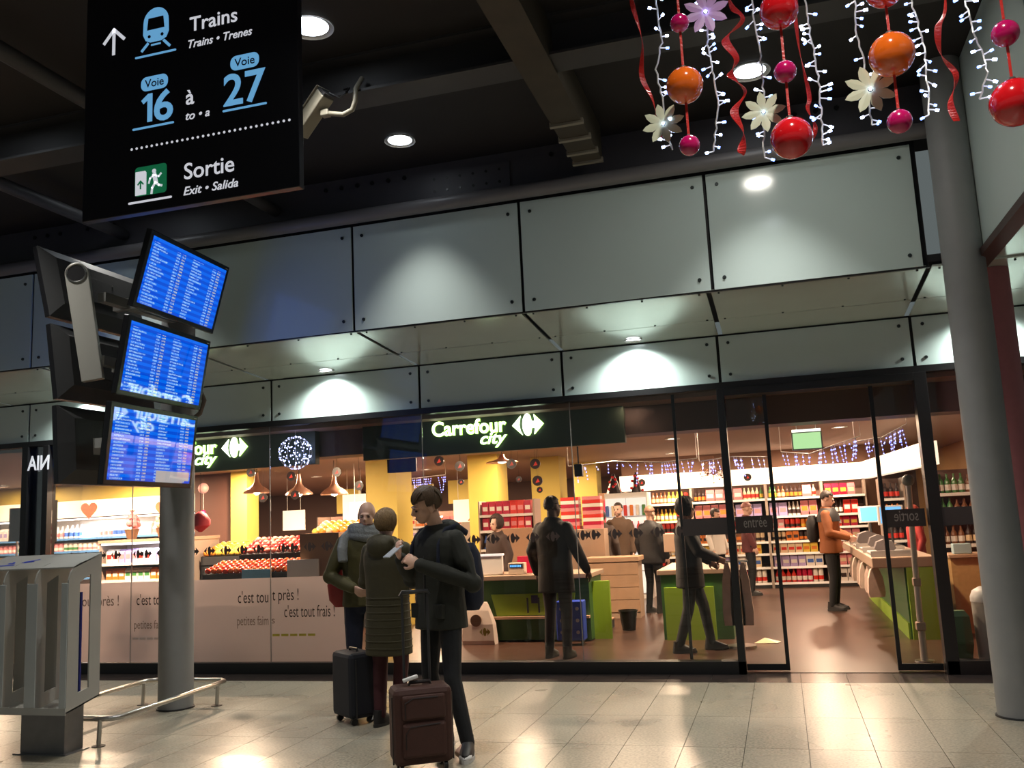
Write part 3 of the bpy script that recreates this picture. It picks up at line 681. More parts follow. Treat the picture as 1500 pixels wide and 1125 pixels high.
def flower(parent, x, y, z, r, m, rot=0.0):
    f = empty('flower', (x, y, z)); f.parent = parent
    for k in range(8):
        a = rot+2*PI*k/8
        P = []
        for t, w in ((0.10, 0.04), (0.32, 0.14), (0.58, 0.205), (0.82, 0.14), (1.0, 0.0)): P.append((t, w))
        pts = [(t, w) for t, w in P] + [(t, -w) for t, w in reversed(P[:-1])]
        Mx = Euler((0, -a, 0)).to_matrix().to_4x4()
        mb = MB(); n = len(pts)
        fr_ = [Mx @ Vector((t*r, -0.004-0.06*r*t*t, w*r)) for t, w in pts]; bk = [q+Vector((0, 0.002, 0)) for q in fr_]
        mb.add(fr_+bk, [tuple(range(n)), tuple(reversed(range(n, 2*n)))] + [(i, n+i, n+(i+1) % n, (i+1) % n) for i in range(n)])
        mb.build('petal', m, f)
    MB().ball((0, -0.008, 0), r*0.07, 8, 6).build('flower_centre', M_led, f, smooth=True)
    return f
def garland(pts, label, seed, flowers=()):
    rnd = random.Random(seed)
    x0, z0 = pts[0]
    g = thing('light_garland', label, 'garland', (0, 3.4, 0), group='white LED garlands hanging from the bar')
    full = [Vector((x0, 0, 3.77))] + [Vector((x, rnd.uniform(-.02, .02), z)) for x, z in pts] if z0 < 3.75 else [Vector((x, 0, z)) for x, z in pts]
    path = []
    for a, b in zip(full[:-1], full[1:]):
        n = max(2, int((b-a).length/0.02))
        for i in range(n): path.append(a.lerp(b, i/n)+Vector((rnd.uniform(-.004, .004), rnd.uniform(-.004, .004), 0)))
    path.append(full[-1])
    MB().tube(path, 0.0035, 5).build('wire', M_wire, g)
    tw, bl, b2 = MB(), MB(), MB()
    for q in path[2:]:
        if rnd.random() < 0.25: continue
        side = rnd.choice((-1, 1)); L = rnd.uniform(0.022, 0.042)
        d = Vector((side*rnd.uniform(0.6, 1), rnd.uniform(-.6, .6), rnd.uniform(-.5, .5))).normalized()
        tw.tube([q, q+d*L], 0.0025, 4)
        (bl if rnd.random() < 0.55 else b2).tube([q+d*L*0.72, q+d*L*1.08], 0.0052, 5)  # bluer bulbs imitate the blue halo around the lights
    tag(tw.build('twigs', M_twig, g), kind='stuff'); tag(bl.build('led_bulbs', M_led, g), kind='stuff'); tag(b2.build('blue_halo_bulbs', mat('blue_halo_led', (0.3, 0.4, 1), 0.4, emit=4.5, ecol=(0.20, 0.36, 1.0)), g), kind='stuff')
    for (x, z, r, m, a) in flowers: flower(g, x, -0.02, z, r, m, a)
    return g
garland([(-0.301, 3.579), (-0.297, 3.402), (-0.327, 3.292), (-0.305, 3.144), (-0.312, 3.031), (-0.285, 2.943)], 'LED garland with one cream flower beside the thin wavy red ribbon', 1, [(-0.31, 3.046, 0.083, M_petal, 0.2)])
garland([(-0.115, 3.50), (-0.12, 3.38), (-0.112, 3.25), (-0.095, 3.107), (-0.131, 2.917)], 'LED garland with one lilac flower between orange bauble and wide red ribbon', 2, [(-0.115, 3.474, 0.092, M_petal2, 0.25)])
garland([(0.059, 3.5), (0.07, 3.327), (0.075, 3.158), (0.057, 2.94), (0.055, 2.859)], 'LED garland with one cream flower touching the low red bauble', 3, [(0.066, 3.026, 0.082, M_petal, 0.1)])
garland([(0.252, 3.457), (0.262, 3.287), (0.275, 3.095), (0.264, 2.865)], 'LED garland without flower beside the three-bauble red strand', 4)
garland([(0.43, 3.418), (0.425, 3.28), (0.441, 3.142), (0.443, 2.927)], 'LED garland with one cream flower left of the large orange and magenta baubles', 5, [(0.446, 3.047, 0.095, M_petal, 0.3)])
garland([(0.625, 3.373), (0.648, 3.209), (0.644, 3.075), (0.632, 2.92)], 'LED garland without flower between orange bauble and wavy ribbon', 6)
garland([(0.80, 3.31), (0.81, 3.201), (0.834, 3.117), (0.836, 3.038), (0.804, 2.954)], 'LED garland without flower against the corner fascia', 7)
def strand(x, balls, label):
    f = 3.27/3.4; x *= f; balls = [(1.55+(z-1.55)*f, r*f, m) for z, r, m in balls]
    t = thing('bauble_strand', label, 'bauble', (x, 3.27, 0), group='bauble strands hanging from the bar')
    zb = min(z for z, r, m in balls)
    MB().box(-0.0045, 0.0045, -0.001, 0.001, zb, 3.76).build('ribbon_cord', M_ribbon, t)
    for z, r, m in balls:
        b = MB().ball((0, 0, z), r, 28, 18).build('bauble', m, t, smooth=True)
        MB().cyl((0, 0, z+r*0.97), (0, 0, z+r*1.1), r*0.16, n=10).build('cap', M_steel, b)
strand(-0.219, [(3.462, 0.037, M_pink), (3.199, 0.072, M_orange), (2.951, 0.040, M_pink)], 'hanging strand of one orange bauble between two small magenta ones')
strand(0.158, [(3.436, 0.073, M_redball), (3.183, 0.042, M_pink), (2.917, 0.078, M_redball)], 'hanging strand of two glossy red baubles with a small magenta one between')
strand(0.535, [(3.44, 0.07, M_redball), (3.177, 0.081, M_orange), (2.916, 0.044, M_pink)], 'hanging strand with a large orange bauble above a small magenta bauble')
strand(0.914, [(3.182, 0.047, M_pink), (2.92, 0.084, M_redball)], 'hanging strand of a magenta bauble over a big red bauble by the fascia')
def ribbon(pts, w, label, seed, amp=0.0):
    t = tag(None or empty('red_ribbon', (0, 3.54, 0)), label, 'ribbon', 'red ribbons hanging from the bar')
    pts = [(x*3.54/3.4, 1.55+(z-1.55)*3.54/3.4) for x, z in pts]
    full = [Vector((pts[0][0], 0, 3.86))] + [Vector((x, 0, z)) for x, z in pts]
    # smooth path
    path = []
    for i in range(len(full)-1):
        p0 = full[max(i-1, 0)]; p1 = full[i]; p2 = full[i+1]; p3 = full[min(i+2, len(full)-1)]
        for k in range(8):
            s = k/8
            path.append(0.5*((2*p1)+(p2-p0)*s+(2*p0-5*p1+4*p2-p3)*s*s+(3*p1-p0-3*p2+p3)*s**3))
    path.append(full[-1])
    rings = []
    for i, q in enumerate(path):
        a = i*0.22+seed
        d = Vector((math.cos(a)*0.85+0.35, math.sin(a)*0.9, 0.15)).normalized()*w/2
        nrm = Vector((-d.y, d.x, 0)).normalized()*0.0008
        rings.append([q-d-nrm, q+d-nrm, q+d+nrm, q-d+nrm])
    MB().rings(rings).build('ribbon_band', M_ribbon, t)
    return t
ribbon([(-0.401, 3.601), (-0.372, 3.418), (-0.382, 3.271), (-0.345, 3.153), (-0.330, 3.0)], 0.022, 'thin wavy red ribbon at the free end of the bar', 1)
ribbon([(-0.023, 3.518), (0.02, 3.427), (-0.05, 3.36), (-0.015, 3.27), (-0.043, 3.208), (0.005, 3.13), (-0.041, 3.06), (-0.015, 2.97), (-0.03, 2.885)], 0.034, 'wide curling red ribbon beside the lilac flower', 0.4)
ribbon([(0.215, 3.3), (0.235, 3.08), (0.225, 3.02), (0.245, 2.95), (0.235, 2.9)], 0.018, 'short red ribbon half hidden behind the low red bauble', 2)
ribbon([(0.735, 3.353), (0.700, 3.25), (0.698, 3.145), (0.738, 3.057), (0.709, 2.958), (0.722, 2.885)], 0.026, 'curling red ribbon between two garlands near the column', 2.6)

# ------------------------------------------------------------------ suitcases
def suitcase(name, label, loc, rz, w, d, h, m, m2, handle=None, pockets=True):
    t = thing(name, label, 'suitcase', loc, rz)
    MB().box(-w/2, w/2, -d/2, d/2, 0.05, h).build('body', m, t, bevel=0.035)
    if pockets:
        MB().box(-w/2+0.05, w/2-0.05, -d/2-0.03, -d/2+0.01, 0.10, h*0.60).build('front_pocket', m, t, bevel=0.02)
        MB().box(-w/2+0.05, w/2-0.05, -d/2-0.022, -d/2+0.01, h*0.63, h*0.92).build('upper_pocket', m, t, bevel=0.015)
        MB().tube([(-w/2+0.07, -d/2-0.033, 0.16), (-w/2+0.07, -d/2-0.033, h*0.48), (-w/2+0.1, -d/2-0.033, h*0.56), (w/2-0.09, -d/2-0.033, h*0.58)], 0.004, 5).build('zip', m2, t)
        MB().tube([(-w/2+0.07, -d/2-0.026, h*0.66), (-w/2+0.07, -d/2-0.026, h*0.84), (-w/2+0.12, -d/2-0.026, h*0.89), (w/2-0.1, -d/2-0.026, h*0.89)], 0.004, 5).build('zip', m2, t)
    for s in (-1, 1): MB().tube([(s*(w/2+0.002), -d/2+0.05, 0.06), (s*(w/2+0.002), -d/2+0.05, h-0.05)], 0.006, 5).build('piping', m2, t)
    MB().tube([(-0.07, 0.0, h-0.004), (-0.065, 0.0, h+0.018), (0.065, 0.0, h+0.018), (0.07, 0.0, h-0.004)], 0.012, 8).build('grip', m2, t, smooth=True)
    for sx in (-1, 1):
        for sy in (-1, 1): MB().cyl((sx*(w/2-0.05)-0.012, sy*(d/2-0.05), 0.028), (sx*(w/2-0.05)+0.012, sy*(d/2-0.05), 0.028), 0.028, n=12).build('wheel', M_black, t, smooth=True)
    if handle:
        hw, hz = handle
        for s in (-1, 1): MB().cyl((s*hw, d/2-0.03, h-0.05), (s*hw, d/2-0.03, hz), 0.009, n=8).build('handle_tube', M_dark, t, smooth=True)
        MB().tube([(-hw-0.01, d/2-0.03, hz-0.01), (-hw, d/2-0.03, hz+0.015), (hw, d/2-0.03, hz+0.015), (hw+0.01, d/2-0.03, hz-0.01)], 0.015, 8).build('handle_bar', M_black, t, smooth=True)
    return t
M_brown = mat('brown_fabric', (0.045, 0.0125, 0.007), 0.7, noise=0.2, nscale=30, bump=0.2, bscale=200)
M_brown2 = mat('dark_brown_trim', (0.014, 0.007, 0.006), 0.5)
suitcase('suitcase', 'brown fabric suitcase with pockets and raised handle before the phone user', (-2.355, 5.66, 0), math.radians(32), 0.38, 0.25, 0.52, M_brown, M_brown2, (0.085, 1.09))
tag(MB().box(-0.05, 0.05, -0.02, 0.02, 0, 0.02).build('luggage_tag', M_white, bevel=0.004, loc=(-2.40, 5.62, 0.555), rot=(0, -0.25, 0.5)), 'small white luggage tag on top of the brown suitcase', 'luggage tag')
M_navy = mat('navy_fabric', (0.004, 0.005, 0.011), 0.7, bump=0.2, bscale=200)
suitcase('suitcase', 'plain dark navy suitcase beside the woman in the quilted coat', (-3.45, 6.92, 0), math.radians(-38), 0.36, 0.24, 0.555, M_navy, M_black, None, False)
# ------------------------------------------------------------------ supermarket: materials
M_yellow = mat('yellow_paint', (0.50, 0.38, 0.07), 0.6)
M_ygreen = mat('lime_paint', (0.25, 0.42, 0.03), 0.45)
M_dgreen = mat('dark_green_paint', (0.04, 0.12, 0.03), 0.45)
M_wood = mat('light_wood', (0.42, 0.26, 0.16), 0.55, noise=0.25, nscale=6)
M_tan = mat('tan_laminate', (0.40, 0.28, 0.20), 0.45)
M_shelf = mat('shelf_metal', (0.34, 0.27, 0.22), 0.45)
M_shelfback = mat('shelf_back', (0.16, 0.09, 0.07), 0.7)
M_band = mat('backlit_fascia', (1, 0.93, 0.82), 0.5, emit=1.15, ecol=(1.0, 0.80, 0.60))
M_coolstrip = mat('cool_light_strip', (1, 1, 1), 0.5, emit=4.0, ecol=(0.92, 0.92, 1.0))
M_signgrn = mat('sign_box_green', (0.055, 0.075, 0.05), 0.45)
M_glowtext = mat('lit_lettering', (0.9, 1, 0.8), 0.4, emit=4.5, ecol=(0.86, 1.0, 0.76))
M_glowedge = mat('lit_lettering_edge', (0.5, 0.9, 0.1), 0.4, emit=1.2, ecol=(0.5, 0.95, 0.15))
M_card = mat('brown_card', (0.34, 0.19, 0.11), 0.75)
M_copper = mat('copper_shade', (0.72, 0.42, 0.30), 0.28, metal=0.85)
PALETTE = {'red': (0.62, 0.03, 0.02), 'orange': (0.75, 0.22, 0.03), 'yellow': (0.80, 0.55, 0.06), 'white': (0.80, 0.76, 0.70), 'blue': (0.06, 0.14, 0.45), 'green': (0.06, 0.22, 0.06),
           'dark': (0.035, 0.02, 0.02), 'pink': (0.72, 0.25, 0.27), 'brown': (0.22, 0.09, 0.04), 'lilac': (0.40, 0.32, 0.58), 'cream': (0.78, 0.62, 0.40), 'crimson': (0.45, 0.01, 0.05)}
def pmat(c): return mat('pack_'+c, PALETTE[c], 0.35)

# ------------------------------------------------------------------ products
PROTO = {}
def label_mesh(kind, w, d, h):
    m = MB()
    if kind == 'bottle':
        r = w/2; m.lathe([(r*0.9, 0), (r, h*0.04), (r, h*0.52), (r*0.9, h*0.62), (r*0.38, h*0.78), (r*0.32, h*0.93), (r*0.36, h*0.94), (r*0.36, h)], n=8)
    elif kind == 'can':
        r = w/2; m.lathe([(r*0.92, 0), (r, h*0.05), (r, h*0.93), (r*0.85, h)], n=8)
    elif kind == 'bag':
        m.rings([[Vector((sx*w/2*a, sy*d/2*b, h*z)) for sx, sy in ((-1, -1), (1, -1), (1, 1), (-1, 1))] for a, b, z in ((0.9, 0.7, 0), (1, 1, 0.25), (1, 0.9, 0.7), (0.95, 0.15, 0.95), (1, 0.1, 1))])
    elif kind == 'carton':
        m.rings([[Vector((sx*w/2, sy*d/2*b, h*z)) for sx, sy in ((-1, -1), (1, -1), (1, 1), (-1, 1))] for b, z in ((1, 0), (1, 0.8), (0.1, 0.97), (0.08, 1))])
    else:
        m.box(-w/2, w/2, -d/2, d/2, 0, h)
    return m.mesh(kind)
def band_mesh(kind, w, d, h):
    m = MB()
    if kind in ('bottle', 'can'):
        r = w/2*1.015; m.lathe([(r, h*0.15), (r, h*0.45)], n=8, cap=False)
    else:
        e = 0.0015; m.box(-w/2*0.75, w/2*0.75, -d/2-e, -d/2+0.001, h*0.3, h*0.62)
    return m.mesh('print')
def product(kind, col, lab, size, loc, label, group, rz=0.0, cat=None):
    key = (kind, col, lab, size)
    if key not in PROTO:
        a = with_mat(label_mesh(kind, *size), pmat(col)); b = with_mat(band_mesh(kind, *size), pmat(lab)) if lab else None
        PROTO[key] = (a, b)
    a, b = PROTO[key]
    o = inst({'box': 'packet', 'bag': 'snack_bag', 'can': 'jar'}.get(kind, kind), a, None, loc, (0, 0, rz))
    tag(o, label, cat or {'box': 'packet', 'bag': 'bag', 'can': 'jar'}.get(kind, kind), group)
    if b is not None: inst('printed_label', b, o)
    return o
RND = random.Random(3)
ORD = ['lowest', 'second', 'third', 'fourth', 'fifth', 'sixth', 'seventh', 'eighth']
def stock(unit, x0, x1, y, z, level, spec, hmax, group):
    # spec: list of (kind, colour, print colour, w, h); runs of alike products along the shelf
    x = x0
    k = RND.randrange(len(spec))
    while x < x1-0.05:
        kind, c, lb, w, h = spec[k % len(spec)]; k += 1
        n = RND.randint(2, 4)
        for _ in range(n):
            if x+w > x1: break
            hh = min(h, hmax)
            product(kind, c, lb, (w*0.92, 0.10, hh), (x+w/2, y, z+0.003), '%s %s on the %s shelf of the %s' % (c, {'box': 'packet', 'bag': 'snack bag', 'can': 'jar'}.get(kind, kind), level, unit), group)
            x += w
        if x+spec[k % len(spec)][3] > x1: break
    return
def shelf_unit(name, label, x0, x1, y0, y1, levels, top, back=M_shelfback, strip=False, edge=None):
    t = thing(name, label, 'shelf', ((x0+x1)/2, y0, 0))
    a, b = x0-(x0+x1)/2, x1-(x0+x1)/2; d = y1-y0
    MB().box(a, b, d-0.03, d, 0, top).build('back_panel', back, t)
    for x in (a-0.025, b): MB().box(x, x+0.025, 0, d, 0, top).build('side_panel', M_shelf, t)
    MB().box(a, b, 0.02, d-0.03, 0, 0.07).build('plinth', M_dark, t)
    for z in levels:
        s = MB().box(a, b, 0.0, d-0.03, z-0.025, z).build('shelf_board', M_shelf, t)
        MB().box(a, b, -0.012, 0.0, z-0.035, z+0.008).build('price_rail', edge or M_white, s)
    if strip: MB().box(a, b, 0.02, 0.06, top-0.03, top).build('light_strip', M_coolstrip, t)
    return t

# ------------------------------------------------------------------ lit shop signs behind the glass
def shop_logo(parent, cx, cz, s, y, m, depth=0.02):
    # two pointed halves of a rhombus and a rounded C shape between them, s = overall width
    k = s/2
    MB().prism([(cx-k, cz), (cx-k*0.44, cz+k*0.58), (cx-k*0.52, cz+k*0.30), (cx-k*0.55, cz), (cx-k*0.50, cz-k*0.32), (cx-k*0.36, cz-k*0.62)], y-depth, y).build('logo_point', m, parent)
    P = [(cx-k*0.02+k*0.32*math.cos(math.radians(a)), cz+k*0.69*math.sin(math.radians(a))) for a in range(52, 309, 16)]
    P += [(cx+k*0.24, cz-k*0.22), (cx+k*0.46, cz-k*0.20), (cx+k*0.40, cz-k*0.62), (cx+k, cz), (cx+k*0.40, cz+k*0.62), (cx+k*0.46, cz+k*0.20), (cx+k*0.24, cz+k*0.22)]
    MB().prism(P, y-depth, y).build('logo_curve', m, parent)
def shop_sign(xl, xr, label, right, lit=True):
    # right = x of the emblem's right end
    t = thing('shop_sign', label, 'sign', (0, 9.56, -0.0147), group='lit shop signs behind the window'); t.scale = (1.0095, 1, 1.0095)
    MB().box(xl, xr, 0.0, 0.10, 2.30, 2.725).build('sign_box', M_signgrn, t, bevel=0.004)
    for x in (xl+0.1, xr-0.1): MB().cyl((x, 0.05, 2.725), (x, 0.05, 2.735), 0.01, n=8).build('fixing', M_dark, t)
    x1 = right-0.435; x0 = x1-0.865
    for off, m, dy, xx in ((0.030, M_glowedge, -0.010, 0.006), (0.012, M_glowtext, -0.018, 0.0)):
        fit_text('Carrefour', x0-xx, x1+xx, 2.515, 0.155, m, t, dy, name='lettering', offset=off, extrude=0.008)
        fit_text('city', x1-0.30-xx, x1+0.005+xx, 2.39, 0.125, m, t, dy, name='lettering', offset=off*0.8, shear=0.3, extrude=0.008)
    shop_logo(t, right-0.185, 2.567, 0.362, -0.001, M_glowedge, 0.012)
    shop_logo(t, right-0.185, 2.567, 0.352, -0.008, M_glowtext, 0.016)
    return t
shop_sign(-4.55, -1.52, 'dark green lit supermarket sign above the security guard', -2.385)
shop_sign(-8.1, -5.16, 'dark green lit supermarket sign half hidden by the timetable screens', -6.046)

# ------------------------------------------------------------------ ball of lights in the window
def led_ball(c, r, label):
    rnd = random.Random(5)
    t = thing('light_ball', label, 'decoration', c)
    for k in range(6):
        a = PI*k/6
        MB().tube([(r*math.sin(b)*math.cos(a), r*math.sin(b)*math.sin(a), r*math.cos(b)) for b in [2*PI*i/28 for i in range(28)]], 0.003, 4, closed=True).build('hoop', M_wire, t)
    bl = MB()
    for i in range(150):
        z = rnd.uniform(-1, 1); a = rnd.uniform(0, 2*PI); q = math.sqrt(1-z*z)
        bl.ball((r*q*math.cos(a), r*q*math.sin(a), r*z), 0.0065, 5, 4)
    tag(bl.build('led_bulbs', mat('blue_white_led', (0.7, 0.75, 1), 0.4, emit=9, ecol=(0.45, 0.5, 1.0)), t), kind='stuff')
    MB().cyl((0, 0, r), (0, 0, 2.73-c[2]), 0.003, n=5).build('cord', M_wire, t)
    return t
led_ball((-5.36, 9.365, 2.44), 0.188, 'hanging wire ball covered in blue and white LEDs in the window')

# ------------------------------------------------------------------ window film, stickers
FILM = glass_mat('window_film', (0.98, 0.9, 0.86), 0.6, 0.95, (0.86, 0.78, 0.78))
M_print = mat('film_print', (0.03, 0.02, 0.02), 0.6)
M_print2 = mat('faint_film_print', (0.30, 0.22, 0.19), 0.6)
M_print3 = mat('pale_film_print', (0.70, 0.58, 0.52), 0.6)
M_print4 = mat('yellow_film_print', (0.55, 0.45, 0.05), 0.6)
for a, b, lb in ((-8.62, -7.434, 'translucent pinkish window film beside the leaflet dispenser'), (-7.426, -5.574, 'translucent pinkish window film behind the grey column with printed slogans'), (-5.566, -4.60, 'translucent pinkish window film with slogans beside the bald man')):
    t = thing('window_film', lb, 'window film', (0, 9.151, 0), group='window films')
    MB().box(a, b, -0.001, 0.0, 0.122, 1.035).build('film_sheet', FILM, t)
    def line(s, x0, x1, z, h, m): fit_text(s, x0, x1, z, h, m, t, -0.0015, ref='t', extrude=0.0003)
    if a == -7.426:
        line("c'est tout", -7.35, -6.93, 0.77, 0.095, M_print); line('petites faims', -7.38, -6.92, 0.50, 0.075, M_print2); [MB().box(x_, x_+0.08, -0.0015, -0.001, 0.375, 0.40).build('print_line', M_print3, t) for x_ in (-7.40, -7.30, -7.20, -7.10)]
        line("c'est tou", -5.99, -5.60, 0.765, 0.10, M_print); line('petites faim', -6.0, -5.60, 0.52, 0.08, M_print2)
    elif a == -5.566:
        line("t près !", -5.55, -5.22, 0.785, 0.10, M_print); line("c'est tout frais !", -5.40, -4.78, 0.60, 0.10, M_print); [MB().box(x_, x_+0.09, -0.0015, -0.001, 0.395, 0.42).build('print_line', M_print4, t) for x_ in (-5.55, -5.44, -5.33, -5.22, -5.11)]; line('s', -5.56, -5.52, 0.535, 0.06, M_print2)
    else:
        line("c'est tout près !", -8.45, -7.6, 0.77, 0.095, M_print2)
wins = {o.name: o for o in bpy.data.objects if o.name.startswith('window_') and o.type == 'MESH'}
M_sticker = mat('grey_window_sticker', (0.09, 0.06, 0.055), 0.6)
sm = {}
_tmp = empty('proto'); shop_logo(_tmp, 0, 0, 0.15, 0, M_sticker, 0.0008)
protos = [(c.name.split('.')[0], c.data) for c in _tmp.children]
for c in list(_tmp.children): bpy.data.objects.remove(c)
bpy.data.objects.remove(_tmp)
stick = thing('window_sticker_row', 'row of dark grey chevron logo stickers along the shop window', 'stickers', (0, 9.155, 1.36))
for k in range(36):
    x = -8.3+k*0.215
    if any(abs(x-q) < 0.09 for q in PX_): x += 0.1
    e = empty('logo_sticker', (x, 0, 0)); e.parent = stick
    for nm, me in protos: inst(nm, me, e)
M_bandst = mat('dark_band_sticker', (0.06, 0.045, 0.045), 0.5)
for x0, x1, y, w, lb in ((-0.95, -0.50, 9.155, None, 'plain dark grey band sticker on the pane beside the sliding door'), (-0.45, -0.09, 9.265, 'entrée', 'dark grey band sticker with a word on the shelf side door leaf'), (0.93, 1.28, 9.265, 'sortie', 'dark grey band sticker with mirrored word on the cash desk side door leaf'), (1.41, 1.85, 9.155, None, 'dark grey band sticker behind the corner column')):
    t = thing('band_sticker', lb, 'sticker', (0, y, 0), group='band stickers at the entrance')
    MB().box(x0, x1, -0.001, 0.0, 1.31, 1.475).build('band', M_bandst, t)
    if w: fit_text(w, x0+0.08, x1-0.06, 1.365, 0.08, mat('sticker_lettering', (0.4, 0.36, 0.34), 0.5), t, -0.0015, ref='t', mirror=(w == 'sortie'), extrude=0.0003)

# ------------------------------------------------------------------ shop downlights
for x in (-15.0, -12.4, -9.6, -7.0, -4.4, -1.8, 0.7):
    for y in (11.2, 14.4, 18.0, 22.0):
        downlight(x+0.25*math.sin(y), y, 2.698, 0.11, 'warm round recessed light in the supermarket ceiling', 'supermarket ceiling lights', (250 if x < -5 else 120), (1.0, 0.70, 0.47), M_warmglow)
downlight(-1.46, 9.50, 2.73, 0.10, 'warm downlight between shop sign and window head', 'window head lights', 6, (1.0, 0.7, 0.5), M_warmglow)
MB_ = MB().box(-1.62, -1.30, 9.36, 9.62, 2.735, 2.76).build('trim_4', M_bulk); tag(MB_, 'small brown ceiling strip over the window head', 'trim', kind='structure')

# ------------------------------------------------------------------ yellow pillars and partitions
def block(name, label, x0, x1, y0, y1, z0, z1, m): return tag(MB().box(x0, x1, y0, y1, z0, z1).build(name, m), label, 'wall' if 'wall' in name else 'pillar', kind='structure')
block('pillar_1', 'yellow square pillar behind the bald man', -6.21, -5.69, 13.0, 13.6, 0, 2.7, M_yellow)
block('pillar_2', 'yellow square pillar behind the first cash desk', -5.21, -4.67, 15.0, 15.6, 0, 2.7, M_yellow)
block('pillar_3', 'yellow square pillar behind the security guard', -4.50, -3.95, 16.6, 17.2, 0, 2.7, M_yellow)
block('pillar_4', 'far yellow pillar beside the dark loudspeaker', -4.25, -3.75, 19.2, 19.7, 0, 2.7, M_yellow)
block('pillar_5', 'narrow yellow pillar beside the dairy cabinets', -9.97, -9.62, 15.0, 15.4, 0, 2.7, M_yellow)
block('wall_partition', 'dark brown partition between dairy and vegetables', -10.9, -9.98, 15.2, 15.4, 0, 2.7, mat('brown_partition', (0.09, 0.035, 0.022), 0.6))
for x0, x1, y, z0, z1, lb in ((-10.6, -10.0, 20.5, 1.9, 2.5, 'small square yellow wall panel far behind the fruit'), (-9.3, -8.0, 20.4, 1.85, 2.5, 'large yellow wall panel far behind the fruit'), (-7.6, -7.0, 20.4, 2.0, 2.55, 'yellow wall panel far behind the phone user')):
    block('wall_panel', lb, x0, x1, y, y+0.1, z0, z1, M_yellow)

# ------------------------------------------------------------------ back right: shelves under the lit fascia
fa = thing('lit_fascia', 'long backlit white fascia above the grocery shelves', 'fascia', (0, 18.88, 0)); fa['kind'] = 'structure'
MB().box(-3.2, 1.55, 0.0, 0.5, 2.02, 2.34).build('fascia_box', M_band, fa)
MB().add([(1.55, 0, 2.02), (1.95, -5.5, 2.02), (2.1, -5.5, 2.02), (1.7, 0.5, 2.02), (1.55, 0, 2.34), (1.95, -5.5, 2.34), (2.1, -5.5, 2.34), (1.7, 0.5, 2.34)], [(3, 2, 1, 0), (4, 5, 6, 7), (0, 1, 5, 4), (1, 2, 6, 5), (2, 3, 7, 6), (3, 0, 4, 7)]).build('fascia_return', M_band, fa)
MB().box(-3.2, 2.0, 0.3, 0.5, 0.0, 2.7).build('rear_wall', mat('brown_rear_wall', (0.16, 0.08, 0.05), 0.7), fa)
LV = [0.10, 0.40, 0.66, 0.89, 1.13, 1.37, 1.72]
specs = [
    [('bottle', 'red', 'white', 0.10, 0.26), ('can', 'crimson', 'white', 0.10, 0.25), ('can', 'white', 'red', 0.10, 0.26)],
    [('box', 'white', 'blue', 0.16, 0.22), ('box', 'cream', 'blue', 0.15, 0.21), ('box', 'lilac', 'white', 0.15, 0.21)],
    [('box', 'yellow', 'orange', 0.14, 0.2), ('box', 'orange', 'white', 0.13, 0.18), ('box', 'cream', 'red', 0.14, 0.2)],
    [('can', 'dark', 'orange', 0.09, 0.17), ('box', 'brown', 'orange', 0.13, 0.18), ('can', 'cream', 'dark', 0.09, 0.18), ('box', 'orange', 'dark', 0.12, 0.18)],
    [('can', 'red', 'dark', 0.10, 0.18), ('can', 'orange', 'yellow', 0.09, 0.17), ('box', 'dark', 'red', 0.13, 0.18), ('box', 'pink', 'white', 0.13, 0.18)],
    [('bottle', 'cream', 'brown', 0.08, 0.28), ('box', 'lilac', 'pink', 0.17, 0.26), ('bottle', 'white', 'dark', 0.08, 0.27), ('bag', 'pink', 'orange', 0.16, 0.28)],
    [('bottle', 'dark', 'orange', 0.08, 0.25), ('bag', 'pink', 'white', 0.18, 0.23), ('bottle', 'cream', 'red', 0.08, 0.25), ('bottle', 'green', 'yellow', 0.08, 0.25), ('bottle', 'brown', 'cream', 0.08, 0.25)]]
for u, (x0, x1, nm, nick) in enumerate(((-3.05, -1.75, 'tall drinks shelf beneath the lit fascia beside the pink poster', 'drinks rack'), (-1.70, -0.30, 'tall mixed shelf beneath the lit fascia seen behind the door frame', 'middle rack'), (-0.25, 0.75, 'tall grocery shelf facing the open sliding door', 'door rack'), (0.80, 1.55, 'tall snack shelf behind the man in the orange jacket', 'snack rack'))):
    shelf_unit('grocery_shelf', nm, x0, x1, 18.55, 19.15, LV, 2.0)
    for l, z in enumerate(LV):
        sp = specs[l] if u not in (0, 3) else ([('bottle', 'dark', 'red', 0.08, 0.27), ('bottle', 'orange', 'yellow', 0.085, 0.24), ('bottle', 'brown', 'cream', 0.08, 0.26), ('bottle', 'yellow', 'white', 0.085, 0.24), ('can', 'red', 'dark', 0.09, 0.2)] if u == 0 else [('bag', 'red', 'white', 0.14, 0.26), ('bag', 'crimson', 'yellow', 0.14, 0.26), ('bag', 'pink', 'cream', 0.15, 0.24), ('box', 'white', 'dark', 0.14, 0.24), ('bottle', 'dark', 'white', 0.08, 0.26)])
        stock(nick, x0+0.02, x1-0.02, 18.66, z, ORD[l], sp, (LV+[2.0])[l+1]-z-0.05, 'goods on the %s' % nick)
tag(MB().box(-3.55, -3.12, 18.3, 18.5, 0, 2.0).build('notice_pillar', M_card, bevel=0.004), 'brown pillar carrying a pink poster beside the drinks shelf', 'pillar', kind='structure')
ps = tag(MB().box(-3.45, -3.14, 18.275, 18.298, 1.40, 1.86).build('poster', mat('pink_poster', (0.75, 0.03, 0.14), 0.5)), 'bright pink poster on the brown pillar', 'poster')
for z_, a_, b_ in ((1.70, -3.38, -3.28), (1.66, -3.40, -3.20), (1.61, -3.36, -3.22), (1.50, -3.32, -3.26)): MB().box(a_, b_, 18.272, 18.275, z_-0.012, z_+0.012).build('print_line', M_white, ps)

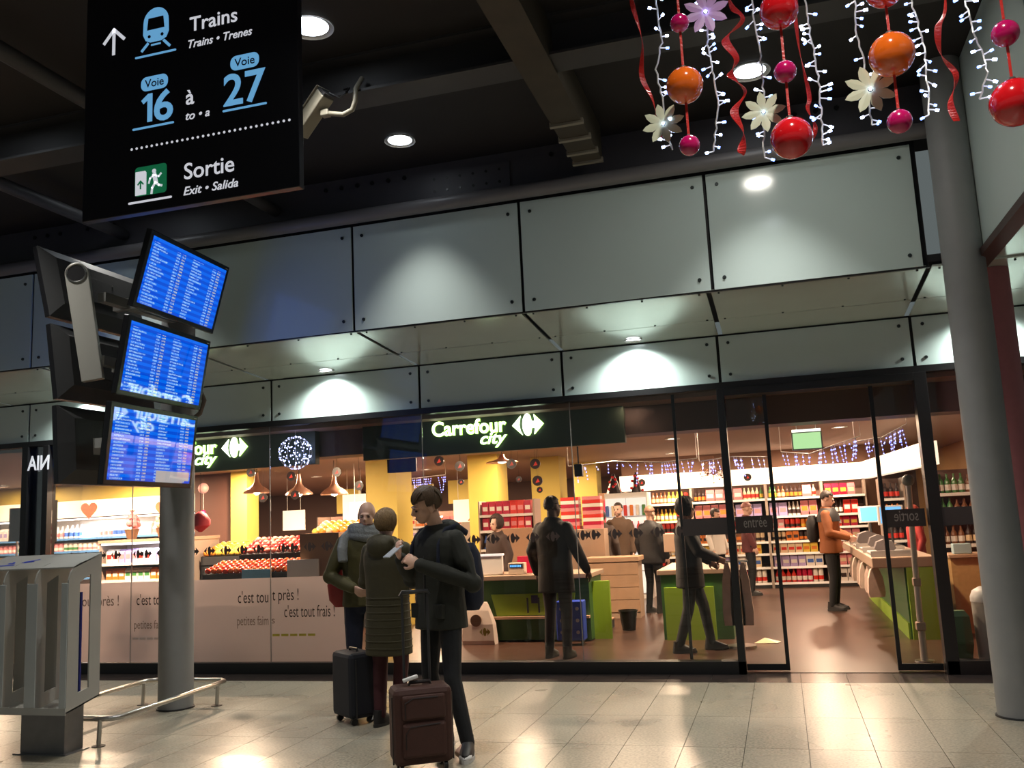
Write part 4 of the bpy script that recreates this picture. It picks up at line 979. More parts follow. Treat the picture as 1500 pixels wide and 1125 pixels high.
# ------------------------------------------------------------------ right hand cash desk behind the open door
cd = thing('cash_desk', 'long lime green cash desk with grey trays behind the open door', 'cash desk', (1.2, 11.3, 0))
MB().box(0.08, 0.40, 0.05, 5.0, 0.0, 0.80).build('base', M_dgreen, cd)
MB().box(0.10, 0.38, 0.0, 0.05, 0.0, 0.80).build('end_panel', M_ygreen, cd)
MB().box(0.06, 0.08, 0.05, 5.0, 0.0, 0.18).build('kick_panel', M_ygreen, cd)
MB().box(-0.26, 0.42, 0.0, 5.1, 0.80, 0.92).build('worktop', M_tan, cd, bevel=0.01)
for k in range(4):
    MB().box(-0.22, 0.2, 0.2+k*1.1, 1.05+k*1.1, 0.92, 0.955).build('tray', M_grey, cd, bevel=0.01)
    MB().box(-0.25, 0.25, 0.12+k*1.1, 0.16+k*1.1, 0.90, 0.99).build('divider', M_grey, cd)
for k in range(6):
    tag(MB().rings([[Vector((a*w, b*0.02, z)) for a, b in ((-1, -1), (1, -1), (1, 1), (-1, 1))] for w, z in ((0.085, 0.0), (0.10, 0.05), (0.085, 0.22), (0.05, 0.32), (0.02, 0.34))]).build('carrier_bag', mat('bag_plastic', (0.62, 0.46, 0.38), 0.5, noise=0.25, nscale=12), loc=(0.98+0.02*(k % 2), 11.55+0.62*k, 0.455), rot=(0, 0, 0.3*(-1)**k)), 'pale carrier bag hung under the lime cash desk, %s from its end panel' % ['first', 'second', 'third', 'fourth', 'fifth', 'sixth'][k], 'bag', 'carrier bags under the long cash desk')
for x, y, lb in ((1.33, 15.45, 'blue lit cash screen nearer the man in the orange jacket'), (1.42, 13.4, 'blue lit cash screen behind the open door leaf')):
    t = thing('cash_screen', lb, 'screen', (x, y, 0.959), 0.25, 'cash screens with blue displays')
    MB().cyl((0, 0.02, 0), (0, 0.02, 0.30), 0.018, n=8).build('stand', M_dark, t); MB().box(-0.09, 0.09, -0.07, 0.09, 0, 0.015).build('foot', M_dark, t)
    MB().box(-0.17, 0.17, -0.005, 0.04, 0.28, 0.54).build('case', M_white, t, bevel=0.006); MB().box(-0.145, 0.145, -0.008, -0.005, 0.305, 0.52).build('display', mat('blue_display', (0.1, 0.4, 0.9), 0.4, emit=1.0, ecol=(0.15, 0.45, 0.85)), t)
for k in range(4):
    sc = 0.75+0.1*(k % 3)
    tag(MB().rings([[Vector((sx*w*sc, sy*0.09, z*sc)) for sx, sy in ((-1, -1), (1, -1), (1, 1), (-1, 1))] for w, z in ((0.10, 0), (0.16, 0.06), (0.12, 0.16), (0.02, 0.2))]).build('shopping_bag', mat('grey_bag', (0.14, 0.12, 0.12), 0.7), loc=(1.14+0.04*(k % 2), 11.77+1.1*k, 0.960)), 'slumped dark grey bag on the lime cash desk, %s from its end panel' % ['first', 'second', 'third', 'fourth', 'fifth'][k], 'bag', 'grey bags on the long cash desk')
# wine shelf and counter right of the door
shelf_unit('wine_shelf', 'wine shelf with bottles behind the corner column', 2.0, 3.4, 13.2, 13.8, [0.95, 1.3, 1.62], 1.95)
for l, z in enumerate((0.95, 1.3, 1.62)): stock('wine shelf', 2.03, 3.38, 13.32, z, ORD[l], [('bottle', 'dark', 'cream', 0.085, 0.26), ('bottle', 'green', 'white', 0.085, 0.26), ('bottle', 'brown', 'white', 0.09, 0.24)], 0.28, 'bottles on the wine shelf')
shelf_unit('wine_shelf', 'wine rack with coloured bottles beyond the open door leaf', 1.66, 2.0, 16.6, 17.2, [0.5, 0.9, 1.25, 1.6], 1.95)
for l, z in enumerate((0.5, 0.9, 1.25, 1.6)): stock('narrow rack', 1.68, 1.98, 16.7, z, ORD[l], [('bottle', 'yellow', 'dark', 0.085, 0.26), ('bottle', 'orange', 'white', 0.085, 0.26), ('bottle', 'dark', 'red', 0.09, 0.26)], 0.3, 'bottles on the narrow rack')
ct = thing('service_counter', 'light wooden service counter behind the corner column', 'counter', (2.25, 11.8, 0))
MB().box(-0.4, 0.6, 0, 0.5, 0, 0.86).build('front', mat('golden_wood', (0.50, 0.30, 0.12), 0.5, noise=0.2), ct); MB().box(-0.42, 0.62, -0.03, 0.5, 0.86, 0.90).build('top', M_wood, ct, bevel=0.006)
tag(MB().box(1.90, 2.10, 11.85, 12.0, 0.902, 1.02).build('tray_box', mat('pale_blue_box', (0.30, 0.42, 0.45), 0.5), bevel=0.008), 'pale blue box on the wooden service counter', 'box')
wb = thing('waste_bin', 'white bin with rounded lid just inside the right hand pane', 'bin', (1.80, 9.62, 0))
MB().lathe([(0.13, 0.0), (0.15, 0.02), (0.16, 0.58)], n=20).build('body', mat('bin_grey', (0.46, 0.44, 0.40), 0.5), wb, smooth=True)
MB().lathe([(0.165, 0.58), (0.165, 0.62), (0.14, 0.68), (0.08, 0.715), (0.01, 0.72)], n=20).build('lid', M_white, wb, smooth=True)
tag(MB().rings([[Vector((x*w, y*w, z)) for x, y in ((-1, -1), (1, -1), (1, 1), (-1, 1))] for w, z in ((0.06, 0), (0.09, 0.2), (0.08, 0.45), (0.05, 0.5))]).build('green_sack', M_dgreen, loc=(1.52, 9.62, 0)), 'dark green sack leaning beside the white bin', 'sack')
# red shop front at the far right
rs = thing('kiosk_front', 'red lit kiosk front beyond the corner column', 'kiosk', (2.55, 9.75, 0))
MB().box(0.10, 0.75, 0, 0.2, 2.05, 2.45).build('upper_panel', mat('red_lit_panel', (0.7, 0.02, 0.01), 0.5, emit=0.35, ecol=(0.9, 0.02, 0.01)), rs)
sgk = MB().box(0.0, 0.75, -0.02, 0.15, 1.30, 1.80).build('lit_sign', mat('red_lit_sign', (0.9, 0.03, 0.01), 0.5, emit=0.9, ecol=(1, 0.03, 0.01)), rs)
fit_text('A', 0.06, 0.20, 1.5, 0.14, M_signwhite, sgk, -0.022)
MB().box(-0.16, -0.06, 0, 0.2, 0, 2.05).build('post', mat('orange_post', (0.6, 0.25, 0.08), 0.5), rs); MB().box(-0.05, 0.8, 0.05, 0.2, 0, 1.28).build('lower_panel', mat('dark_red_panel', (0.18, 0.02, 0.015), 0.5), rs); MB().box(-0.05, 0.75, 0.05, 0.2, 1.82, 2.03).build('brown_panel', M_bulk, rs)
# ------------------------------------------------------------------ dairy cabinets on the left
M_cabin = mat('cabinet_interior', (0.75, 0.72, 0.70), 0.5)
dl = [0.45, 0.80, 1.10, 1.34, 1.60]
shelf_unit('dairy_cabinet', 'long open dairy cabinet with bright cool lighting', -16.6, -10.95, 15.5, 16.2, dl, 2.0, M_cabin, True, mat('blue_rail', (0.1, 0.25, 0.5), 0.4))
lamp('AREA', (-13.7, 15.62, 1.96), 130, (0.9, 0.92, 1.0), 0.5)
for l, z in enumerate(dl):
    sp = [[('carton', 'red', 'white', 0.13, 0.2), ('carton', 'orange', 'white', 0.13, 0.2)], [('box', 'orange', 'cream', 0.14, 0.18), ('carton', 'green', 'white', 0.12, 0.2)], [('can', 'red', 'white', 0.12, 0.15), ('can', 'cream', 'red', 0.12, 0.16)],
          [('can', 'white', 'pink', 0.12, 0.16), ('can', 'pink', 'white', 0.12, 0.17), ('can', 'white', 'green', 0.12, 0.17)], [('bottle', 'white', 'blue', 0.12, 0.27), ('carton', 'white', 'lilac', 0.12, 0.26), ('bottle', 'white', 'pink', 0.12, 0.25)]][l]
    if l >= 2: stock('dairy cabinet', -16.5, -11.0, 15.62, z, ORD[l], sp, 0.28, 'goods in the dairy cabinet')
fb2 = thing('dairy_fascia', 'cream lit fascia with yellow top band above the dairy cabinet', 'fascia', (0, 15.4, 0)); fb2['kind'] = 'structure'
MB().box(-16.6, -10.95, 0, 0.1, 2.02, 2.36).build('lit_board', mat('cream_lit_board', (0.95, 0.82, 0.6), 0.5, emit=1.2, ecol=(1, 0.80, 0.56)), fb2)
MB().box(-16.6, -10.95, 0, 0.1, 2.36, 2.70).build('yellow_board', M_yellow, fb2)
for x, z, lb in ((-13.55, 2.16, 'heart shaped picture of red fruit on the dairy fascia'), (-11.75, 2.10, 'red fruit basket picture at the end of the dairy fascia')):
    pt = [(x+0.20*(math.sin(a)**3), z+0.012*(13*math.cos(a)-5*math.cos(2*a)-2*math.cos(3*a)-math.cos(4*a))) for a in [2*PI*k/24 for k in range(24)]]
    tag(MB().prism(pt, 15.385, 15.397).build('fruit_picture', mat('fruit_print', (0.62, 0.10, 0.03), 0.5, noise=0.75, nscale=16)), lb, 'picture', 'fruit pictures on the dairy fascia')
# second, lower cabinet and its goods
M_cool2 = mat('lower_cabinet_interior', (0.7, 0.62, 0.6), 0.5)
lc = shelf_unit('chilled_cabinet', 'half height chilled cabinet with white light strip under its top', -10.5, -8.78, 12.2, 12.85, [0.35, 0.62, 0.90, 1.16], 1.48, M_cool2, True)
MB().box(-0.9, 0.9, -0.02, 0.65, 1.48, 1.53).build('top_board', M_tan, lc)
lamp('AREA', (-9.64, 12.3, 1.44), 14, (0.95, 0.9, 1.0), 0.3)
for l, (z, sp) in enumerate(((0.35, [('box', 'cream', 'white', 0.13, 0.16)]), (0.62, [('box', 'orange', 'white', 0.13, 0.18), ('carton', 'orange', 'cream', 0.12, 0.2)]), (0.90, [('carton', 'orange', 'white', 0.12, 0.18), ('carton', 'white', 'green', 0.12, 0.18)]), (1.16, [('carton', 'lilac', 'pink', 0.12, 0.22), ('carton', 'white', 'red', 0.12, 0.22)]))):
    stock('chilled cabinet', -10.45, -8.83, 12.32, z, ORD[l], sp, 0.24, 'goods in the chilled cabinet')
for i, (x, c, lb) in enumerate(((-10.15, 'pink', 'pink wrapped gift bouquet on the chilled cabinet'), (-9.55, 'cream', 'clear wrapped gift basket on the chilled cabinet'), (-9.1, 'brown', 'dark wicker gift basket on the chilled cabinet'))):
    t = thing('gift_basket', lb, 'basket', (x, 12.5, 1.532), group='gift baskets on the chilled cabinet')
    MB().lathe([(0.07, 0), (0.11, 0.14), (0.12, 0.16), (0.10, 0.16)], n=12).build('basket', mat('wicker', (0.16, 0.08, 0.04), 0.7, noise=0.4, nscale=60), t)
    mb = MB(); r_ = random.Random(i)
    for k in range(16): mb.ball((r_.uniform(-.10, .10), r_.uniform(-.08, .08), 0.18+r_.uniform(0, .16)), 0.05, 7, 5)
    tag(mb.build('wrapped_goods', pmat(c), t, smooth=True), kind='stuff')
    MB().lathe([(0.10, 0.33), (0.04, 0.40), (0.015, 0.42), (0.05, 0.47)], n=8).build('wrapping_tuft', pmat(c), t)

# ------------------------------------------------------------------ fruit and vegetable displays
M_crate = mat('dark_crate', (0.02, 0.02, 0.022), 0.6)
def produce(x0, x1, y0, y1, z0, z1, r, cols, name, label, group, seed, cat='fruit', tier='front'):
    # sloping stand carrying rows of round produce
    t = thing('produce_stand', 'sloping black produce stand, %s tier, heaped with %s' % (tier, group.split(' on ')[0]), 'stand', ((x0+x1)/2, y0, 0))
    a, b = x0-(x0+x1)/2, x1-(x0+x1)/2; d = y1-y0
    MB().add([(a, 0, 0), (b, 0, 0), (b, d, 0), (a, d, 0), (a, 0, z0), (b, 0, z0), (b, d, z1), (a, d, z1)], [(3, 2, 1, 0), (4, 5, 6, 7), (0, 1, 5, 4), (1, 2, 6, 5), (2, 3, 7, 6), (3, 0, 4, 7)]).build('stand_body', M_crate, t)
    MB().box(a, b, -0.015, 0.0, z0-0.1, z0+0.025).build('front_lip', M_crate, t)
    rnd = random.Random(seed)
    mes = [with_mat(MB().ball((0, 0, 0), (r, r, r*0.88), 9, 6).mesh(name, True), m) for m in cols]
    nx = int((x1-x0)/(2.02*r)); ny = int(d/(2.02*r)); k = 0
    for j in range(ny):
        for i in range(nx):
            q = rnd.randrange(len(mes)); yy = y0+r+j*2.02*r; zz = z0+(z1-z0)*(yy-y0)/d+r*1.06
            o = inst(name, mes[q], None, (x0+r+i*2.02*r+rnd.uniform(-.003, .003), yy, zz+rnd.uniform(0, .01)), (rnd.uniform(-.3, .3), rnd.uniform(-.3, .3), rnd.uniform(0, 6)))
            tag(o, label, cat, group)
            k += 1
    return t
M_tom = mat('tomato_red', (0.72, 0.06, 0.02), 0.25); M_tom2 = mat('tomato_orange', (0.80, 0.16, 0.03), 0.25)
M_app = mat('apple_red', (0.62, 0.03, 0.03), 0.3); M_app2 = mat('apple_pink', (0.70, 0.20, 0.15), 0.3)
M_or = mat('orange_fruit', (0.85, 0.30, 0.03), 0.4); M_lem = mat('yellow_fruit', (0.8, 0.55, 0.08), 0.4)
produce(-7.15, -5.92, 10.15, 10.62, 1.02, 1.14, 0.042, [M_tom, M_tom2], 'tomato', 'ripe tomato in the front heap beside the window film', 'tomatoes on the front tier', 1, 'tomato')
produce(-7.3, -5.9, 11.2, 11.7, 1.22, 1.42, 0.045, [M_app, M_app2], 'apple', 'red apple heaped on the tier behind the tomatoes', 'red apples on the middle tier', 2, 'apple', 'middle')
produce(-8.70, -7.6, 12.3, 12.9, 1.18, 1.34, 0.055, [M_or, M_lem], 'orange', 'orange or yellow citrus fruit on the tier below the pendant lamps', 'citrus fruit on the rear tier', 3, 'fruit', 'rear')
produce(-7.3, -6.3, 13.2, 13.8, 1.42, 1.62, 0.06, [M_lem, mat('peach', (0.85, 0.55, 0.35), 0.4), M_or], 'melon', 'pale round melon on the highest tier before the yellow pillar', 'melons on the highest tier', 4, 'melon', 'highest')
tag(MB().box(-6.55, -6.15, 10.09, 10.13, 0.5, 1.09).build('notice_board', mat('light_blue_board', (0.16, 0.42, 0.62), 0.5)), 'light blue board standing before the tomatoes', 'board')
bx = thing('card_display', 'brown cardboard display box with flaps beside the tomatoes', 'box', (-5.52, 10.2, 0))
MB().box(-0.27, 0.27, 0, 0.4, 0.0, 1.50).build('box_body', M_card, bx); MB().box(-0.27, 0.27, -0.01, 0.0, 1.36, 1.50).build('header', M_card, bx)
tag(MB().box(-5.93, -5.50, 10.12, 10.15, 0.6, 1.19).build('white_panel', M_white, bevel=0.003), 'blank cream panel leaning before the cardboard display', 'board')
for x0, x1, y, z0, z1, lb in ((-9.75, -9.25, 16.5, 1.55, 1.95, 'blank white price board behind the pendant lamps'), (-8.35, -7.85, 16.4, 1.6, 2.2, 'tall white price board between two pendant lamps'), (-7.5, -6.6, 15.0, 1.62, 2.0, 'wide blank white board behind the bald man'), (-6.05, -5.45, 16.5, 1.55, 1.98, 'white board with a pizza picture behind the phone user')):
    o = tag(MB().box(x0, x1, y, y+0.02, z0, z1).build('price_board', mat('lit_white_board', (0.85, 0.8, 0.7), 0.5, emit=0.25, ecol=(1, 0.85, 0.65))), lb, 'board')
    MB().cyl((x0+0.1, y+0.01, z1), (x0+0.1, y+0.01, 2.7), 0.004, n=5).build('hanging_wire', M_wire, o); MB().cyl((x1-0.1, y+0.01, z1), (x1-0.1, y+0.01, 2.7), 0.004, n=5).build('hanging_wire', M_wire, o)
    if 'pizza' in lb: MB().prism([(x1-0.32, z0+0.02), (x1-0.02, z0+0.02), (x1-0.02, z1-0.04)], y-0.004, y).build('pizza_picture', MATS['fruit_print'], o)
shelf_unit('far_shelf', 'far grocery shelf behind the fruit displays', -9.55, -6.3, 17.6, 18.2, [0.5, 0.9, 1.25, 1.5], 1.8, M_shelfback)
for l, z in enumerate((0.5, 0.9, 1.25, 1.5)):
    if l > 1: stock('far fruit aisle shelf', -9.5, -6.35, 17.7, z, ORD[l], [('box', 'cream', 'red', 0.16, 0.2), ('carton', 'orange', 'white', 0.15, 0.2), ('box', 'pink', 'white', 0.16, 0.18), ('bottle', 'green', 'white', 0.12, 0.24), ('carton', 'white', 'lilac', 0.15, 0.22)], 0.20, 'goods on the far aisle shelf')

# ------------------------------------------------------------------ pendant lamps
pend = None
for x, y, z, lb in ((-8.78, 14.0, 2.22, 'copper bell pendant lamp beside the narrow yellow pillar'), (-7.95, 14.0, 2.15, 'copper bell pendant lamp over the apples'), (-7.28, 14.0, 2.12, 'copper bell pendant lamp above the bald man'), (-4.27, 14.0, 2.47, 'wide copper pendant lamp below the lit shop sign')):
    if pend is None:
        pend = thing('pendant_lamp', lb, 'pendant lamp', (x, y, z), group='copper pendant lamps')
        MB().lathe([(0.235, 0.0), (0.225, 0.03), (0.17, 0.08), (0.09, 0.13), (0.05, 0.19), (0.035, 0.28), (0.025, 0.36)], n=24, cap=False).build('shade', M_copper, pend, smooth=True)
        MB().ball((0, 0, 0.03), 0.06, 12, 8).build('bulb', M_warmglow, pend, smooth=True)
        MB().cyl((0, 0, 0.34), (0, 0, 0.62), 0.006, n=6).build('flex', M_dark, pend)
        o = pend
    else:
        o = copy_tree(pend); o['label'] = lb; o.location = (x, y, z)
    if z > 2.4: o.scale = (1.15, 1.15, 0.38)
    lamp('POINT', (x, y, z-0.05), 9, (1, 0.75, 0.5), 0.08)

# ------------------------------------------------------------------ hanging round ornaments
M_orn = mat('black_ornament', (0.02, 0.012, 0.012), 0.3)
M_orn2 = mat('red_ornament_print', (0.5, 0.03, 0.02), 0.4)
orn = None
for i, (x, z) in enumerate([(-4.459, 2.362), (-4.468, 2.135), (-4.819, 2.467), (-3.356, 2.334), (-3.348, 2.091), (-3.335, 1.96), (-7.406, 2.40), (-6.63, 2.42), (-3.788, 2.371), (-8.23, 2.517), (-3.714, 2.143), (-7.484, 2.111), (-8.1, 2.1), (-6.4, 2.2)]):
    s = 1.0 if i not in (1, 5, 10) else 0.6
    lb = 'black round hanging ornament with red print'+(' below the lit shop sign' if x > -5 else ' among the pendant lamps')+(', small' if s < 1 else '')
    if orn is None:
        orn = thing('hanging_ornament', lb, 'ornament', (x, 13.0-0.5, z), group='black round hanging ornaments')
        MB().cyl((0, -0.012, 0), (0, 0.012, 0), 0.075, n=20).build('disc', M_orn, orn, smooth=True); MB().prism([(-0.03, -0.03), (0.035, -0.02), (0.01, 0.035)], -0.015, -0.012).build('print', M_orn2, orn)
        MB().cyl((0, 0, 0.075), (0, 0, 0.10), 0.002, n=4).build('thread', M_dark, orn)
        o = orn
    else: o = copy_tree(orn); o['label'] = lb; o.location = (x, 12.5+0.05*i, z)
    o.scale = (s, s, s)
    th_ = o.children[2] if o is not orn else orn.children[2]
for o in [q for q in bpy.data.objects if q.name.startswith('hanging_ornament')]:
    MB().cyl((0, 0, 0.075), (0, 0, (2.7-o.location.z)/o.scale[0]), 0.002, n=4).build('suspension_thread', M_dark, o)
ln = thing('paper_lantern', 'small glowing lantern hanging before the brown partition', 'lantern', (-10.5, 14.9, 2.42))
MB().ball((0, 0, 0), 0.10, 14, 10).build('globe', mat('lantern_glow', (0.5, 0.25, 0.2), 0.5, emit=0.5, ecol=(0.7, 0.35, 0.3)), ln, smooth=True); MB().cyl((0, 0, 0.1), (0, 0, 0.28), 0.003, n=5).build('cord', M_dark, ln)
MB().cyl((0, 0, -0.1), (0, 0, -0.42), 0.004, n=5).build('tail', M_wire, ln); MB().ball((0, 0, -0.45), 0.045, 10, 8).build('tail_ball', M_pink, ln, smooth=True)

# ------------------------------------------------------------------ first cash desk with what stands on it
d1 = thing('cash_desk', 'green cash desk with tan top beside the carrier bag', 'cash desk', (-3.2, 11.4, 0))
MB().box(-0.78, 0.78, 0.05, 0.85, 0.02, 0.78).build('body', M_dgreen, d1)
MB().prism([(-0.45, 0.33), (0.55, 0.33), (0.60, 0.60), (-0.52, 0.60)], 0.035, 0.05).build('lime_inset', M_ygreen, d1)
MB().box(-0.72, 0.78, -0.03, 0.06, 0.29, 0.32).build('ledge', M_wood, d1)
MB().box(-0.82, 0.82, -0.02, 0.9, 0.78, 0.84).build('top', M_tan, d1, bevel=0.008)
MB().box(0.78, 1.0, 0.25, 0.32, 0.0, 0.72).build('end_panel', M_ygreen, d1)
MB().box(0.02, 0.11, 0.028, 0.035, 0.48, 0.58).build('wheelchair_sign', mat('sign_dark_blue', (0.02, 0.02, 0.06), 0.4), d1)
for x in (-0.03, 0.12): MB().box(x-0.01, x+0.01, 0.026, 0.035, 0.36, 0.55).build('strap_bar', M_black, d1)
t = thing('cash_monitor', 'white back of a cash monitor on the green desk', 'monitor', (-3.77, 11.55, 0.842))
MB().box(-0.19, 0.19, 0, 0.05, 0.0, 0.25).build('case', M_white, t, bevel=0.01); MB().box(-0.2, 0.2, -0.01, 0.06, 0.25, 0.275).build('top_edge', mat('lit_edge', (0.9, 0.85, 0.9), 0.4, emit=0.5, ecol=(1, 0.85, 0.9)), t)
t = thing('price_display', 'cream customer price display with blue digits', 'display', (-3.38, 11.5, 0.842))
MB().box(-0.11, 0.11, 0, 0.12, 0, 0.15).build('case', mat('cream_plastic', (0.6, 0.5, 0.4), 0.5), t, bevel=0.006); MB().box(-0.09, 0.09, -0.003, 0.0, 0.085, 0.135).build('panel', M_black, t)
[MB().box(-0.08+k*0.022, -0.066+k*0.022, -0.005, -0.003, 0.097, 0.122).build('digit', mat('blue_digits', (0.1, 0.4, 1), 0.4, emit=1.5, ecol=(0.1, 0.4, 1)), t) for k in range(7)]
t = thing('barcode_scanner', 'silver barcode scanner on a stand on the green desk', 'scanner', (-3.12, 11.5, 0.842))
MB().cyl((0, 0, 0), (0, 0, 0.012), 0.05, n=14).build('base', M_white, t); MB().cyl((0, 0, 0.01), (0, 0, 0.12), 0.016, n=8).build('stem', M_steel, t); MB().box(-0.05, 0.05, -0.04, 0.06, 0.12, 0.19).build('head', M_grey, t, bevel=0.015)
tag(MB().box(-2.99, -2.84, 11.5, 11.62, 0.842, 1.0).build('receipt_printer', mat('dark_grey_plastic', (0.10, 0.09, 0.08), 0.5), bevel=0.012), 'dark grey receipt printer on the green desk', 'printer')
tag(MB().box(-3.45, -3.15, 11.8, 11.95, 0.842, 1.06).build('sweet_box', pmat('crimson'), bevel=0.004), 'red sweet box behind the price display', 'box')
t = thing('carrier_bag', 'white carrier bag with round logo leaning on the green desk', 'bag', (-3.84, 11.28, 0))
MB().rings([[Vector((x*w, y*dd+oy, z)) for x, y in ((-1, -1), (-0.4, -1.15), (0.4, -1.15), (1, -1), (1, 1), (-1, 1))] for w, dd, oy, z in ((0.22, 0.07, 0, 0), (0.215, 0.08, 0, 0.05), (0.20, 0.07, 0.0, 0.25), (0.14, 0.05, 0.01, 0.42), (0.10, 0.03, 0.02, 0.52))]).build('bag_body', mat('white_bag_plastic', (0.72, 0.60, 0.52), 0.45, noise=0.1, nscale=15), t)
MB().cyl((-0.02, -0.085, 0.30), (-0.02, -0.065, 0.30), 0.075, n=18).build('brown_print', mat('brown_print', (0.16, 0.07, 0.02), 0.6), t)
shop_logo(t, 0.10, 0.16, 0.15, -0.093, mat('bag_logo', (0.30, 0.26, 0.04), 0.6), 0.003)
t = thing('shopping_trolley_bag', 'blue recycled shopping trolley with round emblems beside the guard', 'trolley', (-2.60, 11.15, 0))
MB().box(-0.17, 0.17, -0.1, 0.1, 0.06, 0.53).build('bag_body', mat('blue_trolley', (0.015, 0.05, 0.42), 0.5), t, bevel=0.012)
for z in (0.16, 0.30, 0.44):
    for x in (-0.1, 0.1): MB().cyl((x, -0.106, z), (x, -0.1, z), 0.022, n=12).build('emblem', mat('pale_emblem', (0.4, 0.4, 0.5), 0.5), t)
for x in (-0.12, 0.12): MB().cyl((x-0.015, 0.05, 0.04), (x+0.015, 0.05, 0.04), 0.04, n=12).build('wheel', M_black, t)

# ------------------------------------------------------------------ racks behind the first desk
shelf_unit('drinks_rack', 'metal rack of red cartons above blue bottles before the yellow pillar', -4.72, -3.82, 14.1, 14.5, [0.6, 1.09, 1.39, 1.64], 1.87, M_shelfback)
for l, z in enumerate((0.6, 1.09, 1.39, 1.64)):
    stock('red carton rack', -4.70, -3.84, 14.2, z, ORD[l], [('bottle', 'blue', 'dark', 0.08, 0.24)] if l == 1 else [('box', 'red', 'pink', 0.12, 0.22), ('box', 'crimson', 'white', 0.12, 0.21)], 0.23, 'goods on the red carton rack')
cb = thing('card_stand', 'tall plain cardboard display stand beside the security guard', 'display stand', (-4.0, 13.5, 0))
MB().box(-0.28, 0.24, 0, 0.3, 0, 1.42).build('stand_body', M_card, cb); MB().box(-0.28, -0.20, -0.01, 0.0, 0.2, 1.42).build('printed_edge', M_tan, cb)
r7 = random.Random(9)
for i in range(2):
    for k in range(9):
        w = 0.30
        tag(MB().box(-w/2, w/2, -0.1, 0.1, 0, 0.055).build('chocolate_box', pmat(['red', 'pink', 'crimson', 'white'][(k+i) % 4]), loc=(-3.32+i*0.36, 14.66, 1.35+k*0.058)), '%s flat sweet box in the stacked display, pile %s' % (['red', 'pink', 'crimson', 'white'][(k+i) % 4], 'beside the guard' if i == 0 else 'beside the glass cabinet'), 'box', 'stacked sweet boxes')
tag(MB().box(-3.52, -2.76, 14.48, 14.84, 0, 1.345).build('display_plinth', M_tan, bevel=0.006), 'tan plinth under the stacked sweet boxes', 'plinth')
gc = thing('glass_cabinet', 'tall lit drinks refrigerator behind the group of customers', 'refrigerator', (-2.75, 17.0, 0))
MB().box(-0.45, 0.35, 0.05, 0.6, 0, 1.95).build('body', M_white, gc)
for i in range(2):
    dr = MB().box(-0.43+i*0.39, -0.06+i*0.39, 0.02, 0.05, 0.1, 1.85).build('door', mat('lit_fridge_glass', (0.75, 0.78, 0.8), 0.2, emit=0.45, ecol=(0.9, 0.95, 1)), gc); MB().box(-0.09+i*0.39, -0.07+i*0.39, 0.0, 0.02, 0.8, 1.2).build('handle', M_grey, dr)
# small decorated cone trees on the cabinet
for x, lb in ((-3.05, 'cone of red and black ornaments on the refrigerator'), (-2.62, 'smaller cone of ornaments on the refrigerator')):
    t = thing('ornament_cone', lb, 'decoration', (x, 17.3, 1.953))
    MB().lathe([(0.16 if x < -3 else 0.10, 0), (0.02, 0.38)], n=12).build('cone', M_orn, t)
    for k in range(7): MB().ball((0.12*math.cos(k*2.4)*(1-k/9), -0.12*abs(math.sin(k*2.4))*(1-k/9)-0.03, 0.04+0.045*k), 0.028, 7, 5).build('ornament', M_redball, t)

# ------------------------------------------------------------------ wooden counter, second desk
wc = thing('wooden_counter', 'counter fronted with horizontal wooden planks before the customers', 'counter', (-2.56, 13.9, 0))
for k in range(4): MB().box(-0.40, 0.40, -0.02, 0.0, 0.09+k*0.185, 0.09+k*0.185+0.178).build('plank', M_wood, wc, bevel=0.003)
MB().box(-0.39, 0.39, 0, 0.45, 0.0, 0.84).build('carcass', M_tan, wc); MB().box(-0.42, 0.42, -0.04, 0.5, 0.84, 0.91).build('top', M_wood, wc, bevel=0.006)
t = thing('waste_paper_bin', 'small black waste bin in front of the wooden counter', 'bin', (-2.12, 12.5, 0)); MB().lathe([(0.09, 0.0), (0.125, 0.25), (0.135, 0.25), (0.135, 0.265), (0.12, 0.265)], n=16, cap=False).build('body', M_black, t, smooth=True); MB().cyl((0, 0, 0), (0, 0, 0.01), 0.09, n=16).build('bottom', M_black, t)
t = thing('low_crate', 'low dark crate with card lid beside the lime end panel', 'crate', (-2.52, 12.8, 0)); MB().box(-0.13, 0.13, -0.1, 0.1, 0, 0.12).build('crate', M_navy, t); MB().box(-0.13, 0.13, -0.1, 0.1, 0.12, 0.135, Matrix.Rotation(0.06, 4, 'Y')).build('lid', M_card, t)
d2 = thing('cash_desk', 'lime fronted cash desk behind the figure in black', 'cash desk', (-1.18, 11.45, 0))
MB().box(-0.30, 0.30, 0, 0.06, 0, 0.63).build('front_panel', M_ygreen, d2); MB().box(-0.34, 0.5, 0.06, 1.6, 0, 0.78).build('body', M_dgreen, d2); MB().box(-0.38, 0.52, 0.04, 1.7, 0.78, 0.84).build('top', M_tan, d2, bevel=0.008)
t = thing('cash_monitor', 'grey tilted cash monitor seen from behind on the second desk', 'monitor', (-1.62+0.28, 11.95, 0.842), 0.2)
MB().cyl((0, 0.03, 0), (0, 0.03, 0.24), 0.02, n=8).build('stand', M_dark, t); MB().box(-0.16, 0.16, 0, 0.04, 0.2, 0.43).build('case', M_tan, t, bevel=0.006)
tag(MB().lathe([(0.03, 0), (0.04, 0.12), (0.043, 0.12)], n=12).build('paper_cup', M_white, loc=(-1.05, 11.62, 0.842), smooth=True), 'white paper cup on the second cash desk', 'cup')
bs = thing('bag_stand', 'rack of clear bags hanging behind the door frame', 'bag rack', (-0.56, 10.80, 0))
MB().cyl((0, 0, 0), (0, 0, 1.3), 0.012, n=8).build('pole', M_steel, bs); MB().cyl((0, 0, 0), (0, 0, 0.03), 0.16, n=20).build('foot', M_steel, bs)
